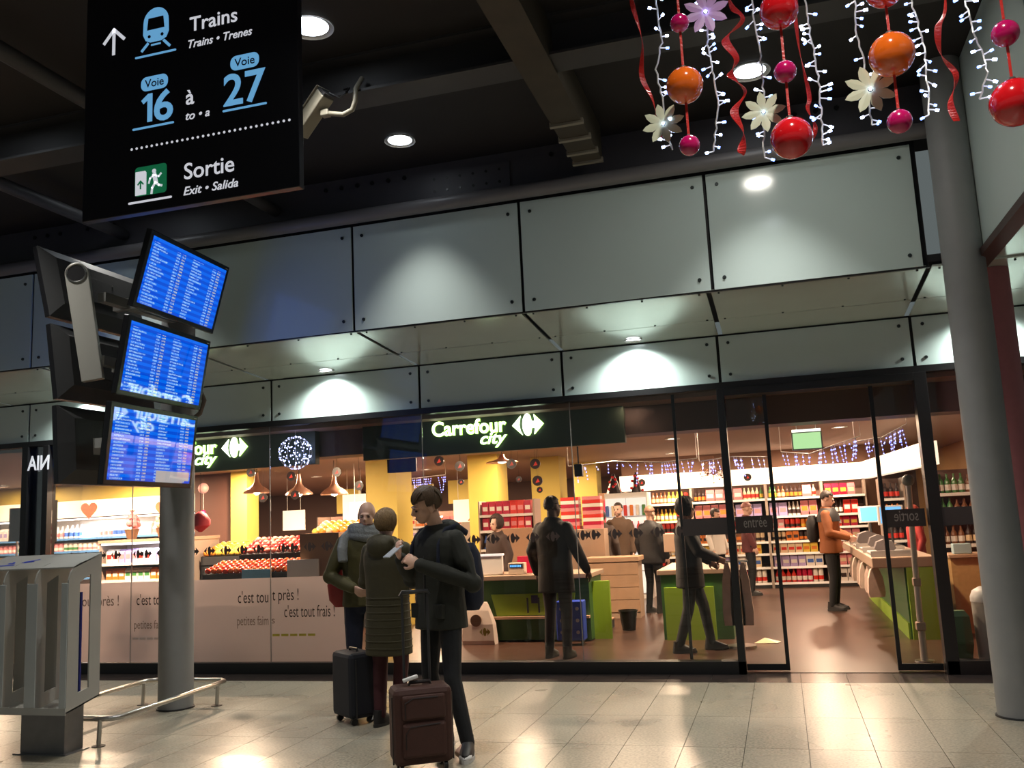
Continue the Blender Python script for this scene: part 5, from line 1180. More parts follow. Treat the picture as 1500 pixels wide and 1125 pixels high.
for k in range(3): MB().rings([[Vector((0.09*k-0.1+x*w, -0.03+y*0.03, z)) for x, y in ((-1, -1), (1, -1), (1, 1), (-1, 1))] for w, z in ((0.07, 0.25), (0.08, 0.4), (0.06, 0.75), (0.02, 0.95))]).build('hanging_bag', MATS['bag_plastic'], bs)
MB().box(-0.14, 0.14, -0.02, 0.02, 0.95, 0.97).build('hook_bar', M_steel, bs)
tag(MB().add([(-0.14, -0.08, 0), (0.12, -0.10, 0.002), (0.16, 0.05, 0), (-0.10, 0.09, 0.0), (-0.02, 0.0, 0.05), (-0.14, -0.08, -0.002)], [(0, 1, 4), (1, 2, 4), (2, 3, 4), (3, 0, 4), (3, 2, 1, 0)]).build('crumpled_paper', pmat('cream'), loc=(-0.30, 11.2, 0.004)), 'crumpled paper on the shop floor inside the door', 'paper')

# ------------------------------------------------------------------ television, loudspeaker, exit sign
t = thing('wall_television', 'small dark television hanging from the shop ceiling before the yellow pillar', 'television', (-4.565, 10.6, 2.30), 0.12); MB().box(-0.19, 0.19, 0, 0.05, -0.09, 0.09).build('case', M_black, t, bevel=0.006); MB().cyl((0, 0.03, 0.09), (0, 0.03, 0.40), 0.012, n=8).build('drop_rod', M_dark, t)
t = thing('loudspeaker', 'small black loudspeaker on a ceiling rod beside the far yellow pillar', 'loudspeaker', (-2.28, 10.6, 2.02)); MB().box(-0.05, 0.05, -0.04, 0.04, 0, 0.15).build('case', M_black, t, bevel=0.01); MB().cyl((0, 0, 0.15), (0, 0, 0.68), 0.01, n=8).build('drop_rod', M_dark, t)
t = thing('exit_sign', 'green lit emergency exit box above the open door', 'exit sign', (0.33, 10.35, 2.15)); MB().box(-0.16, 0.16, -0.02, 0.03, 0.0, 0.20).build('case', M_grey, t, bevel=0.004); MB().box(-0.145, 0.145, -0.024, -0.02, 0.015, 0.185).build('face', mat('exit_face', (0.3, 0.6, 0.25), 0.4, emit=0.9, ecol=(0.5, 0.85, 0.4)), t); MB().box(-0.15, 0.15, -0.025, 0.03, 0.20, 0.225).build('lit_top', mat('exit_top', (0.9, 1, 0.9), 0.4, emit=2, ecol=(0.9, 1, 0.85)), t)
for x in (-0.1, 0.1): MB().cyl((x, 0, 0.22), (x, 0, 0.55), 0.004, n=5).build('wire', M_wire, t)

# ------------------------------------------------------------------ icicle lights under the shop ceiling
M_bluled = mat('blue_led', (0.4, 0.45, 1), 0.4, emit=5, ecol=(0.17, 0.22, 1.0))
def icicle(pts, drop, n, label, seed, depth=0.25):
    rnd = random.Random(seed)
    t = thing('icicle_lights', label, 'lights', (0, pts[0][1], 0), group='blue icicle lights under the shop ceiling')
    path = [Vector((x, y-pts[0][1], z)) for x, y, z in pts]
    MB().tube(path, 0.006, 5).build('main_wire', M_wire, t)
    wr_, bl = MB(), MB()
    for k in range(n):
        i = rnd.randrange(len(path)-1); q = path[i].lerp(path[i+1], rnd.random()); d = rnd.uniform(0.2, 1)*drop
        q2 = q+Vector((rnd.uniform(-.05, .05), rnd.uniform(-depth, depth)*0.4, -d)); wr_.tube([q, q2], 0.002, 4)
        for j in range(1, 1+int(d/0.045)+1): p_ = q.lerp(q2, min(1, j*0.045/d)); bl.ball(tuple(p_), 0.0075, 5, 4)
    tag(wr_.build('drop_wires', M_wire, t), kind='stuff'); tag(bl.build('led_bulbs', M_bluled, t), kind='stuff')
    for q in (path[0], path[-1]): MB().cyl(tuple(q), (q.x, q.y, 2.70), 0.003, n=4).build('suspension', M_wire, t)
icicle([(0.05, 10.6, 2.16), (0.35, 10.6, 2.12), (0.62, 10.6, 2.20), (0.9, 10.6, 2.28)], 0.30, 26, 'dense blue icicle lights hanging beside the exit box', 1)
icicle([(0.86, 10.9, 2.24), (1.15, 10.9, 2.27), (1.42, 10.9, 2.40)], 0.28, 16, 'blue icicle lights over the long cash desk', 2)
icicle([(-2.45, 10.8, 2.16), (-1.9, 10.8, 2.19), (-1.3, 10.8, 2.14), (-0.9, 10.8, 2.16)], 0.26, 26, 'blue icicle lights beside the black loudspeaker', 3)
icicle([(-0.9, 11.1, 2.14), (-0.5, 11.1, 2.17), (-0.1, 11.1, 2.14)], 0.24, 18, 'blue icicle lights above the shelf side door leaf', 4)
icicle([(-7.2, 16.0, 2.45), (-6.6, 16.0, 2.42), (-6.0, 16.0, 2.45)], 0.38, 30, 'icicle lights far back above the phone user', 5)
# narrow dark strip between the black posts, with a reflection in the glass built as mirrored letters
dk = tag(MB().box(-8.93, -8.70, 9.20, 9.24, 0.1, 2.735).build('trim_5', mat('near_black_panel', (0.008, 0.007, 0.009), 0.2)), 'near black panel between the two posts of the shop front', 'trim', kind='structure')
fit_text('NIA', -8.93, -8.60, 2.44, 0.17, M_signwhite, dk, 9.078, mirror=True, offset=0.02)
# ------------------------------------------------------------------ further shop details
t = thing('blue_screen', 'upright bright blue display beside the black post of the neighbouring shop', 'screen', (-9.395, 9.9, 0))
MB().box(-0.13, 0.13, 0, 0.05, 1.55, 2.10).build('case', M_black, t); MB().box(-0.11, 0.11, -0.003, 0.0, 1.58, 2.07).build('display', mat('plain_blue_display', (0.0, 0.05, 0.8), 0.3, emit=0.8, ecol=(0.0, 0.08, 0.9)), t); MB().cyl((0, 0.025, 0), (0, 0.025, 1.56), 0.03, n=10).build('stand', M_black, t)
t = thing('notice_stand', 'grey notice board on a pole in the neighbouring shop', 'board', (-10.2, 10.2, 0))
MB().box(-0.12, 0.12, 0, 0.02, 1.58, 2.04).build('board', mat('grey_board', (0.22, 0.22, 0.25), 0.5), t); MB().cyl((0, 0.03, 0), (0, 0.03, 1.6), 0.015, n=8).build('pole', M_steel, t)
t = thing('paper_bell', 'red paper bell hanging just behind the grey column', 'decoration', (-7.30, 10.3, 1.715))
MB().lathe([(0.02, -0.13), (0.12, -0.05), (0.13, 0.02), (0.08, 0.10), (0.02, 0.14)], n=14).build('bell', mat('red_paper', (0.55, 0.03, 0.05), 0.6), t, smooth=True); MB().cyl((0, 0, 0.14), (0, 0, 0.985), 0.003, n=5).build('thread', M_dark, t)
for x, z, lb in ((-0.60, 2.173, 'black round ornament fixed to the lit fascia above the door rack'), (-2.737, 2.185, 'black round ornament fixed to the lit fascia above the drinks rack')):
    o = thing('fascia_ornament', lb, 'ornament', (x, 18.865, z), group='ornaments on the lit fascia'); MB().cyl((0, -0.01, 0), (0, 0.01, 0), 0.075, n=18).build('disc', M_orn, o, smooth=True); MB().prism([(-0.025, -0.03), (0.03, -0.02), (0.005, 0.03)], -0.014, -0.01).build('print', M_orn2, o)
t = thing('dried_bouquet', 'dried branch bouquet fixed to the lit fascia', 'decoration', (-1.26, 18.82, 2.30)); mb = MB(); r_ = random.Random(2)
for k in range(40):
    d = Vector((r_.uniform(-1, 1), r_.uniform(-.5, 0), r_.uniform(-.4, .5))).normalized()*r_.uniform(.12, .32); mb.tube([(0, 0, 0), tuple(d)], [0.006, 0.003], 4); mb.ball(tuple(d), 0.018, 5, 4)
tag(mb.build('twigs', pmat('brown'), t), kind='stuff'); MB().ball((0, 0, 0), 0.05, 8, 6).build('knot', pmat('brown'), t)
t = thing('security_gate', 'pale anti-theft gate post just inside the cash desk side door leaf', 'gate post', (1.20, 9.78, 0))
MB().tube([(0, 0, 0.02), (0, 0, 0.5), (0.01, 0, 1.0), (0.03, 0, 1.72)], [0.035, 0.03, 0.028, 0.028], 10).build('post', mat('pale_post', (0.55, 0.45, 0.38), 0.4), t, smooth=True)
MB().ball((0.03, 0, 1.75), 0.06, 12, 8).build('top_ball', mat('grey_ball', (0.2, 0.19, 0.16), 0.5), t, smooth=True); MB().cyl((0, 0, 0), (0, 0, 0.02), 0.09, n=16).build('foot', M_steel, t); MB().box(-0.03, 0.04, -0.05, 0.05, 0.72, 0.80).build('sensor', mat('beige_sensor', (0.5, 0.33, 0.24), 0.5), t, bevel=0.01); MB().box(-0.045, 0.04, -0.05, 0.05, 0.30, 0.38).build('sensor', MATS['beige_sensor'], t, bevel=0.01)
gsh = [o for o in bpy.data.objects if o.name.startswith('glass_cabinet')][0]
for z in (0.5, 0.85, 1.2, 1.5): MB().box(-0.44, 0.34, 0.012, 0.02, z, z+0.012).build('shelf_line', M_grey, gsh)
for i, z in enumerate((0.87, 1.22, 1.52)):
    for k in range(7):
        me_ = PROTO_F = with_mat(label_mesh('bottle' if i < 2 else 'can', 0.07, 0.07, 0.2), pmat(['red', 'orange', 'white', 'green', 'blue', 'cream', 'crimson'][(k+i*2) % 7]))
        inst('drink_bottle', me_, gsh, (-0.40+k*0.115, -0.03, z))
# ------------------------------------------------------------------ people
def skin_mat(name, col): return mat(name, col, 0.5, noise=0.08, nscale=25)
def remeshed(mb, name, m, parent, voxel, smooth=5):
    o = mb.build(name, m, None)
    r = o.modifiers.new('remesh', 'REMESH'); r.mode = 'VOXEL'; r.voxel_size = voxel; r.use_smooth_shade = True
    s = o.modifiers.new('smooth', 'SMOOTH'); s.factor = 0.5; s.iterations = smooth
    baked(o)
    for p in o.data.polygons: p.use_smooth = True
    if not o.data.materials: o.data.materials.append(m)
    o.parent = parent
    return o
def ell_ring(c, rx, ry, n=20, tilt=None, sq=1.0):
    out = []
    for k in range(n):
        a = 2*PI*k/n; ca, sa = math.cos(a), math.sin(a)
        if sq != 1.0: ca = math.copysign(abs(ca)**sq, ca); sa = math.copysign(abs(sa)**sq, sa)
        v = Vector((rx*ca, ry*sa, 0))
        if tilt: v = tilt @ v
        out.append(Vector(c)+v)
    return out
def limb(mb, pts, rad, n=12):
    # tapered limb with rounded ends
    mb.tube(pts, rad, n)
    for q, r in zip(pts, rad): mb.ball(tuple(q), r*0.995, 12, 8)
def hand(mb, wrist, d, up, side, curl=0.5, s=1.0):
    # palm with five separate curled fingers; d = pointing direction, up = back of the hand, side = +1 thumb along +lateral
    d = Vector(d).normalized(); up = Vector(up); up = (up-d*up.dot(d)).normalized(); lat = d.cross(up)*side
    w = Vector(wrist)
    def P(a, b, c): return w+(d*a+lat*b+up*c)*s
    M = Matrix((d, lat, up)).transposed().to_4x4(); M.translation = P(0.045, 0, 0)
    mb.ball((0, 0, 0), (0.052*s, 0.042*s, 0.016*s), 12, 8, M)
    for i, (b, L) in enumerate(((0.030, 0.070), (0.010, 0.078), (-0.011, 0.072), (-0.030, 0.056))):
        p = P(0.080, b, 0.0); pts = [P(0.05, b*0.9, 0), p]; ang = 0.0
        for j, f in enumerate((0.45, 0.32, 0.23)):
            ang += curl*(0.75 if j == 0 else 0.9)
            p = p+(d*math.cos(ang)-up*math.sin(ang))*L*f*s; pts.append(p)
        rr = [0.0092*s, 0.0095*s, 0.009*s, 0.0082*s, 0.0072*s]; mb.tube(pts, rr, 8); mb.ball(tuple(pts[-1]), 0.0072*s, 8, 6)
    pts = [P(0.02, 0.028, -0.002), P(0.045, 0.052, -0.012), P(0.066, 0.058, -0.026*curl-0.01), P(0.084, 0.052, -0.04*curl-0.012)]
    mb.tube(pts, [0.013*s, 0.0115*s, 0.010*s, 0.008*s], 8); mb.ball(tuple(pts[-1]), 0.008*s, 8, 6)
def hair_shell(R, c, rad, keep, m, parent, seed=1, rough=0.006, thick=0.012, name='hair'):
    rnd = random.Random(seed); n, k = 40, 26; vs = []; fs = []; idx = {}
    def pt(i, j):
        a = -PI/2+PI*j/k; b = 2*PI*i/n
        return Vector((math.cos(a)*math.cos(b), math.cos(a)*math.sin(b), math.sin(a)))
    off = {}
    def vert(i, j):
        i %= n
        if (i, j) not in idx:
            d = pt(i, j); t = 1+rough*(math.sin(i*2.4+j*0.7+seed)+0.8*rnd.uniform(-1, 1))/0.09
            idx[(i, j)] = len(vs); vs.append(R @ (Vector((c[0]+d.x*rad[0]*t, c[1]+d.y*rad[1]*t, c[2]+d.z*rad[2]*t))))
        return idx[(i, j)]
    for j in range(1, k-1):
        for i in range(n):
            d = (pt(i, j)+pt(i+1, j+1))/2
            if keep(d): fs.append((vert(i, j), vert(i+1, j), vert(i+1, j+1), vert(i, j+1)))
    top = [vert(i, k-1) for i in range(n)]; fs.append(tuple(top))
    mb = MB(); mb.v = [tuple(v) for v in vs]; mb.f = fs
    o = mb.build(name, m, None, smooth=True)
    s = o.modifiers.new('solid', 'SOLIDIFY'); s.thickness = thick; s.offset = -1
    sm_ = o.modifiers.new('sm', 'SMOOTH'); sm_.iterations = 1
    baked(o); o.parent = parent
    for p in o.data.polygons: p.use_smooth = True
    return o
def strands(R, c, rad, m, parent, ends, n, seed, r=0.0045, name='hair_locks'):
    # locks that leave the crown and follow the skull to one of the given end directions
    rnd = random.Random(seed); mb = MB()
    for _ in range(n):
        e, spread, lift = rnd.choice(ends)
        a = Vector((rnd.uniform(-.45, .45), rnd.uniform(-.15, .6), 0.9)).normalized()
        b = (Vector(e)+Vector((rnd.uniform(-1, 1), rnd.uniform(-1, 1), rnd.uniform(-.6, .6)))*spread).normalized()
        pts, rr = [], []
        for i in range(7):
            t = i/6; d = a.lerp(b, t).normalized(); q = 1.0+lift*math.sin(t*PI)+0.02
            pts.append(R @ Vector((c[0]+d.x*rad[0]*q, c[1]+d.y*rad[1]*q, c[2]+d.z*rad[2]*q))); rr.append(r*(1.0-0.75*t**2))
        mb.tube(pts, rr, 5)
    return tag(mb.build(name, m, parent, smooth=True), kind='stuff')
SHORT = lambda d: not (d.y < -0.25 and d.z < 0.42) and d.z > -0.55 and not (abs(d.x) > 0.72 and d.z < -0.02 and d.y < 0.35)
FRINGE = lambda d: not (d.y < -0.30 and d.z < 0.16+0.25*d.x) and d.z > -0.6 and not (abs(d.x) > 0.7 and d.z < -0.12 and d.y < 0.3)
BOB = lambda d: not (d.y < -0.35 and d.z < 0.3) and d.z > -0.80
CAP = lambda d: d.z > 0.08-0.25*d.y
HOOD = lambda d: not (d.y < -0.55 and d.z < 0.6)
STUB = lambda d: d.z < -0.30 and d.y < 0.15 and d.z > -0.92
def person(label, loc, face=0, H=1.75, joints=None, head=(0, 0, 0), skin=(0.55, 0.33, 0.24), jacket=None, trousers=None, shoes=None, hem=0.80, bulk=1.0, hair=None, haircol=(0.05, 0.03, 0.02),
           hood=None, voxel=0.010, hv=None, hands=None, sleeve=1.0, legw=1.0, headshift=(0, 0, 0), coat_flare=1.0, torso_shift=(0, 0), group=None, stubble=None, collar=True, eyes=True):
    """face: degrees turned from looking towards -y, positive to +x. joints in the body's own frame (looking to -y)."""
    t = thing('person', label, 'person', loc, math.radians(face), group)
    k = H/1.75
    J = dict(sl=(0.168, 0, 1.395), sr=(-0.168, 0, 1.395), el=(0.25, 0.03, 1.15), er=(-0.25, 0.03, 1.15), wl=(0.26, -0.06, 0.90), wr=(-0.26, -0.06, 0.90),
             hl=(0.09, 0, 0.92), hr=(-0.09, 0, 0.92), kl=(0.10, -0.02, 0.49), kr=(-0.10, -0.02, 0.49), al=(0.11, 0.03, 0.085), ar=(-0.11, 0.03, 0.085))
    J.update(joints or {})
    J = {a: Vector(b)*k for a, b in J.items()}
    hc = Vector((0, -0.012, 1.628))*k+Vector(headshift)
    R = Matrix.Translation(hc) @ Euler((math.radians(head[1]), math.radians(head[2]), math.radians(head[0])), 'ZXY').to_matrix().to_4x4() @ Matrix.Scale(k, 4)
    sk = skin_mat('skin_%02d%02d%02d' % tuple(int(v*99) for v in skin), skin)
    sx, sy = torso_shift
    # ---- body, one continuous skin surface
    b = MB()
    b.ball((0, 0.012, 0.024), (0.073, 0.090, 0.090), 20, 14, R); b.ball((0, -0.032, -0.035), (0.059, 0.062, 0.074), 18, 12, R); b.ball((0, -0.050, -0.082), (0.040, 0.040, 0.032), 14, 10, R)
    b.tube([R @ Vector((0, -0.088, 0.012)), R @ Vector((0, -0.108, -0.024)), R @ Vector((0, -0.092, -0.040))], [0.008*k, 0.0135*k, 0.010*k], 8); b.ball((0, -0.106, -0.028), (0.015, 0.012, 0.011), 8, 6, R)
    b.ball((0, -0.084, 0.016), (0.050, 0.012, 0.010), 12, 6, R)
    b.ball((0, -0.088, -0.064), (0.022, 0.010, 0.007), 10, 6, R); b.ball((0, -0.086, -0.074), (0.019, 0.010, 0.006), 10, 6, R)
    for s in (-1, 1): b.ball((s*0.074, 0.008, -0.012), (0.010, 0.020, 0.031), 8, 8, R)
    nb = Vector((sx*0.8, sy*0.8+0.005*k, 1.44*k)); b.tube([R @ Vector((0, 0.018, -0.05)), (R @ Vector((0, 0.02, -0.10))).lerp(nb, 0.5), nb], [0.054*k, 0.053*k, 0.062*k], 14)
    b.rings([ell_ring((sx*f, sy*f, z*k), rx*k, ry*k, 18) for z, rx, ry, f in ((0.86, 0.14, 0.10, 0), (1.0, 0.13, 0.09, 0.2), (1.2, 0.145, 0.095, 0.5), (1.35, 0.15, 0.09, 0.75), (1.44, 0.09, 0.07, 0.8))])
    for a in 'lr':
        limb(b, [J['s'+a], J['e'+a], J['w'+a]], [0.042*k, 0.034*k, 0.024*k]); limb(b, [J['h'+a], J['k'+a], J['a'+a]], [0.070*k, 0.048*k, 0.034*k])
        hd = (hands or {}).get(a)
        if hd: hand(b, J['w'+a], hd[0], hd[1], hd[2], hd[3], k)
        else: hand(b, J['w'+a], (J['w'+a]-J['e'+a]), Vector((1 if a == 'l' else -1, 0, 0.0)), -1 if a == 'l' else 1, 0.45, k)
        b.tube([J['a'+a], J['a'+a]+Vector((0, -0.10, -0.05))*k], [0.03*k, 0.025*k], 8)
    remeshed(b, 'body', sk, t, hv or voxel*0.75, 2)
    if eyes:
        for s in (-1, 1):
            e = MB().ball((s*0.030, -0.083, -0.004), (0.014, 0.009, 0.0075), 10, 6, R).build('eye', mat('eye_shade', (0.05, 0.03, 0.025), 0.3), t, smooth=True)
            MB().ball((s*0.031, -0.090, 0.014), (0.019, 0.005, 0.0035), 10, 5, R).build('eyebrow', mat('brow_%d' % int(haircol[0]*200), haircol, 0.8), t, smooth=True)
        MB().ball((0, -0.097, -0.068), (0.021, 0.004, 0.0032), 10, 5, R).build('mouth', mat('lip_shade', (0.30, 0.10, 0.08), 0.5), t, smooth=True)
    hm_ = mat('hair_%02d%02d%02d' % tuple(int(v*99) for v in haircol), haircol, 0.6, noise=0.45, nscale=70)
    if hair in ('short', 'fringe', 'bob', 'hoodup'):
        keep, rad, rough = {'short': (SHORT, (0.081, 0.099, 0.099), 0.003), 'fringe': (FRINGE, (0.086, 0.105, 0.105), 0.002), 'bob': (BOB, (0.091, 0.105, 0.105), 0.002), 'hoodup': (HOOD, (0.105, 0.12, 0.13), 0.003)}[hair]
        hair_shell(R, (0, 0.016, 0.026 if hair != 'bob' else 0.008), rad, keep, hm_ if hair != 'hoodup' else jacket, t, rough=rough, name='hair' if hair != 'hoodup' else 'hood')
        if hair == 'fringe': strands(R, (0, 0.016, 0.026), rad, hm_, t, [((-0.55, -0.95, 0.22), 0.22, 0.07), ((0.35, -0.95, 0.30), 0.2, 0.06), ((-0.98, -0.1, -0.05), 0.2, 0.04), ((0.98, -0.1, -0.05), 0.2, 0.04), ((0.3, 0.95, -0.3), 0.3, 0.03), ((-0.3, 0.95, -0.3), 0.3, 0.03)], 320, 4)
        if hair == 'bob' and voxel < 0.0125: strands(R, (0, 0.016, 0.008), rad, hm_, t, [((-0.9, 0.2, -0.7), 0.2, 0.04), ((0.9, 0.2, -0.7), 0.2, 0.04), ((0.35, 0.8, -0.75), 0.25, 0.04), ((-0.35, 0.8, -0.75), 0.25, 0.04), ((0.0, 0.9, -0.7), 0.25, 0.04), ((0.6, -0.8, 0.3), 0.2, 0.04)], 300, 5, 0.004)
    elif hair == 'cap':
        hair_shell(R, (0, 0.014, 0.028), (0.086, 0.103, 0.105), CAP, hm_, t, rough=0.002, name='hat')
    if stubble: hair_shell(R, (0, -0.032, -0.036), (0.0605, 0.0635, 0.0755), STUB, mat('stubble', stubble, 0.8), t, rough=0.0005, thick=0.004, name='stubble')
    # ---- jacket
    if jacket:
        c = MB(); B = bulk
        zs = [(hem, 0.185*coat_flare, 0.145*coat_flare), ((hem+1.0)/2, 0.18*(1+coat_flare)/2, 0.14*(1+coat_flare)/2), (1.02, 0.172, 0.130), (1.16, 0.178, 0.128), (1.28, 0.190, 0.132), (1.36, 0.192, 0.124), (1.41, 0.180, 0.112), (1.445, 0.140, 0.098), (1.48, 0.086, 0.084)]
        c.rings([ell_ring((sx*max(0, (z-0.9)/0.5)*0.8, sy*max(0, (z-0.9)/0.5)*0.8, z*k), rx*k*B, ry*k*B, 24, sq=0.85) for z, rx, ry in zs])
        for a in 'lr':
            w = J['e'+a].lerp(J['w'+a], 0.95)
            c.ball(tuple(J['s'+a]+Vector((0, 0, -0.012))), 0.062*k*B*sleeve, 14, 10)
            limb(c, [J['s'+a], J['s'+a].lerp(J['e'+a], 0.5), J['e'+a], J['e'+a].lerp(w, 0.55), w], [0.064*k*B*sleeve, 0.066*k*B*sleeve, 0.062*k*B*sleeve, 0.055*k*B*sleeve, 0.044*k*B*sleeve])
        if collar: c.tube([Vector((sx*0.8, sy*0.8, 0))+Vector((0.074*math.cos(x)*k, 0.070*math.sin(x)*k+0.004, (1.485+0.014*math.sin(x))*k)) for x in [2*PI*i/18 for i in range(18)]], 0.026*k, 8, closed=True)
        if hood == 'down':
            for q, r in (((0, 0.115, 1.43), (0.12, 0.055, 0.085)), ((0.075, 0.085, 1.465), (0.055, 0.055, 0.055)), ((-0.075, 0.085, 1.465), (0.055, 0.055, 0.055)), ((0, 0.10, 1.49), (0.10, 0.045, 0.045))): c.ball((q[0]*k+sx*.8, q[1]*k+sy*.8, q[2]*k), tuple(v*k for v in r), 14, 10)
        remeshed(c, 'jacket', jacket, t, voxel, 4)
    # ---- trousers
    if trousers:
        c = MB()
        c.rings([ell_ring((0, 0, z*k), rx*k, ry*k, 20) for z, rx, ry in ((0.80, 0.12, 0.10), (0.88, 0.165, 0.125), (0.98, 0.16, 0.12), (1.05, 0.145, 0.11))])
        for a in 'lr': limb(c, [J['h'+a], J['h'+a].lerp(J['k'+a], 0.5), J['k'+a], J['k'+a].lerp(J['a'+a], 0.5), J['a'+a]], [0.092*k*legw, 0.082*k*legw, 0.066*k*legw, 0.060*k*legw, 0.052*k*legw])
        remeshed(c, 'trousers', trousers, t, voxel, 4)
    if shoes:
        for a in 'lr':
            q = J['a'+a]
            f = (shoes[2] if len(shoes) > 2 else {}).get(a, 0)
            Rz = Matrix.Translation((q.x, q.y, 0)) @ Matrix.Rotation(math.radians(f), 4, 'Z') @ Matrix.Scale(k, 4)
            up = MB().rings([[Rz @ v for v in ell_ring((0, y, z), rx, ry, 16)] for z, y, rx, ry in ((0.022, -0.055, 0.047, 0.135), (0.05, -0.05, 0.046, 0.130), (0.075, -0.02, 0.042, 0.095), (0.105, 0.015, 0.038, 0.055), (0.13, 0.02, 0.038, 0.048))]).build('shoe', shoes[0], t, smooth=True)
            MB().rings([[Rz @ v for v in ell_ring((0, -0.055, z), rx, ry, 16)] for z, rx, ry in ((0.0, 0.049, 0.138), (0.024, 0.050, 0.140))]).build('sole', shoes[1], up, smooth=False)
    return t, J, R
M_shoe = mat('black_shoe', (0.015, 0.013, 0.013), 0.5); M_sole = mat('pale_sole', (0.6, 0.58, 0.56), 0.5); M_dsole = mat('dark_sole', (0.03, 0.028, 0.028), 0.6)
M_olive = mat('dark_olive_cotton', (0.013, 0.0135, 0.0085), 0.8, noise=0.3, nscale=9, bump=0.5, bscale=14)
M_khaki = mat('khaki_quilt', (0.038, 0.031, 0.010), 0.7, noise=0.25, nscale=8, bump=0.35, bscale=22)
M_moss = mat('moss_jacket', (0.052, 0.044, 0.008), 0.75, noise=0.3, nscale=8, bump=0.4, bscale=18)
M_denim = mat('black_denim', (0.005, 0.0055, 0.007), 0.8, bump=0.3, bscale=30)
M_wine = mat('wine_trousers', (0.05, 0.007, 0.010), 0.8, bump=0.3, bscale=30)
M_blk = mat('black_cloth', (0.008, 0.007, 0.008), 0.7, bump=0.4, bscale=16)
M_navyc = mat('navy_cloth', (0.005, 0.008, 0.025), 0.75, bump=0.3, bscale=30)

# ---- young man with the phone: stands turned to the suitcase side, head bent over both hands
bt, bJ, bR = person('young man in dark olive parka and black trousers bent over a phone', (-2.37, 6.13, 0), face=-26, H=1.80, head=(-26, 24, 4), headshift=(-0.005, -0.095, 0.005),
    joints=dict(er=(-0.245, -0.04, 1.13), wr=(-0.085, -0.275, 1.285), el=(0.30, 0.02, 1.10), wl=(0.085, -0.275, 1.245), kl=(0.165, -0.07, 0.49), al=(0.265, -0.05, 0.085), kr=(-0.10, -0.03, 0.49), ar=(-0.075, 0.06, 0.085)),
    hands={'r': ((0.12, -0.45, 0.55), (-0.75, -0.55, -0.25), -1, 0.75), 'l': ((-0.85, -0.25, 0.45), (0.35, -0.75, 0.55), -1, 0.55)},
    skin=(0.58, 0.34, 0.24), jacket=M_olive, trousers=M_denim, shoes=(M_shoe, M_sole, {'l': 38, 'r': -10}), hem=0.80, bulk=1.06, hair='fringe', haircol=(0.075, 0.042, 0.02), hood='down', voxel=0.008, hv=0.0055, legw=0.9, torso_shift=(0, -0.01))
for a, f in (('l', 38), ('r', -10)):
    Rz = Matrix.Translation((bJ['a'+a].x, bJ['a'+a].y, 0)) @ Matrix.Rotation(math.radians(f), 4, 'Z')
    MB().ball((0, -0.135, 0.030), (0.047, 0.058, 0.026), 12, 8, Rz).build('toe_cap', mat('white_rubber', (0.62, 0.60, 0.58), 0.5), bt, smooth=True)
# phone, rucksack
ph = thing('mobile_phone', 'light grey mobile phone held in both hands by the young man', 'phone', (0, 0, 0))
Rb = Matrix.Translation((-2.37, 6.13, 0)) @ Matrix.Rotation(math.radians(-26), 4, 'Z')
pc = Rb @ Vector((-0.045, -0.385, 1.375))
ph.location = pc; ph.rotation_euler = (math.radians(-58), 0, math.radians(-30))
MB().box(-0.037, 0.037, -0.004, 0.004, -0.072, 0.072).build('case', mat('phone_grey', (0.42, 0.45, 0.50), 0.3, metal=0.3), ph, bevel=0.003)
MB().box(-0.033, 0.033, 0.004, 0.0048, -0.062, 0.062).build('display', mat('phone_display', (0.4, 0.45, 0.5), 0.2, emit=0.6, ecol=(0.7, 0.8, 0.9)), ph)
rk = thing('rucksack', 'navy rucksack worn by the young man in the parka', 'rucksack', (-2.37, 6.15, 0), math.radians(-26))
mb = MB(); mb.rings([ell_ring((0, 0.235+0.0*z, z), rx, ry, 20, sq=0.7) for z, rx, ry in ((0.92, 0.12, 0.05), (0.97, 0.15, 0.085), (1.15, 0.155, 0.095), (1.32, 0.14, 0.075), (1.40, 0.10, 0.04))]); mb.build('bag_body', M_navyc, rk, smooth=True)
for s in (-1, 1): MB().tube([(s*0.12, 0.16, 1.47), (s*0.125, 0.06, 1.525), (s*0.13, -0.06, 1.50), (s*0.135, -0.135, 1.40), (s*0.14, -0.150, 1.28), (s*0.17, -0.06, 1.14)], [0.024]*6, 8, flat=0.35).build('shoulder_strap', M_navyc, rk, smooth=True)
MB().tube([(0, -0.148, 0.84), (0, -0.150, 1.1), (0, -0.150, 1.3), (0, -0.12, 1.42)], 0.006, 5).build('zip', M_black, bt)
for s in (-1, 1): MB().box(s*0.10-0.06, s*0.10+0.06, -0.142, -0.110, 0.90, 1.0).build('pocket_flap', M_olive, bt, bevel=0.006)

# ---- woman seen from behind in a long quilted coat
wt, wJ, wR = person('woman with short blond streaked hair in a long khaki quilted coat', (-3.08, 6.80, 0), face=172, H=1.70, head=(12, 2, 0),
    joints=dict(er=(-0.22, -0.12, 1.14), wr=(-0.10, -0.24, 1.10), el=(0.24, -0.04, 1.14), wl=(0.10, -0.20, 1.16), al=(0.09, 0.02, 0.085), ar=(-0.08, 0.02, 0.085)),
    skin=(0.52, 0.32, 0.24), jacket=M_khaki, trousers=M_wine, shoes=(M_shoe, M_dsole), hem=0.56, bulk=1.06, hair='bob', haircol=(0.20, 0.125, 0.055), hood='down', voxel=0.009, legw=0.95, coat_flare=1.0)
for z in [0.60+0.055*i for i in range(8)]:
    MB().tube(ell_ring((0, 0, z), 0.1865-0.028*(z-0.55), 0.1455-0.034*(z-0.55), 32, sq=0.85), 0.0085, 6, closed=True).build('quilt_seam', M_khaki, wt, smooth=True)
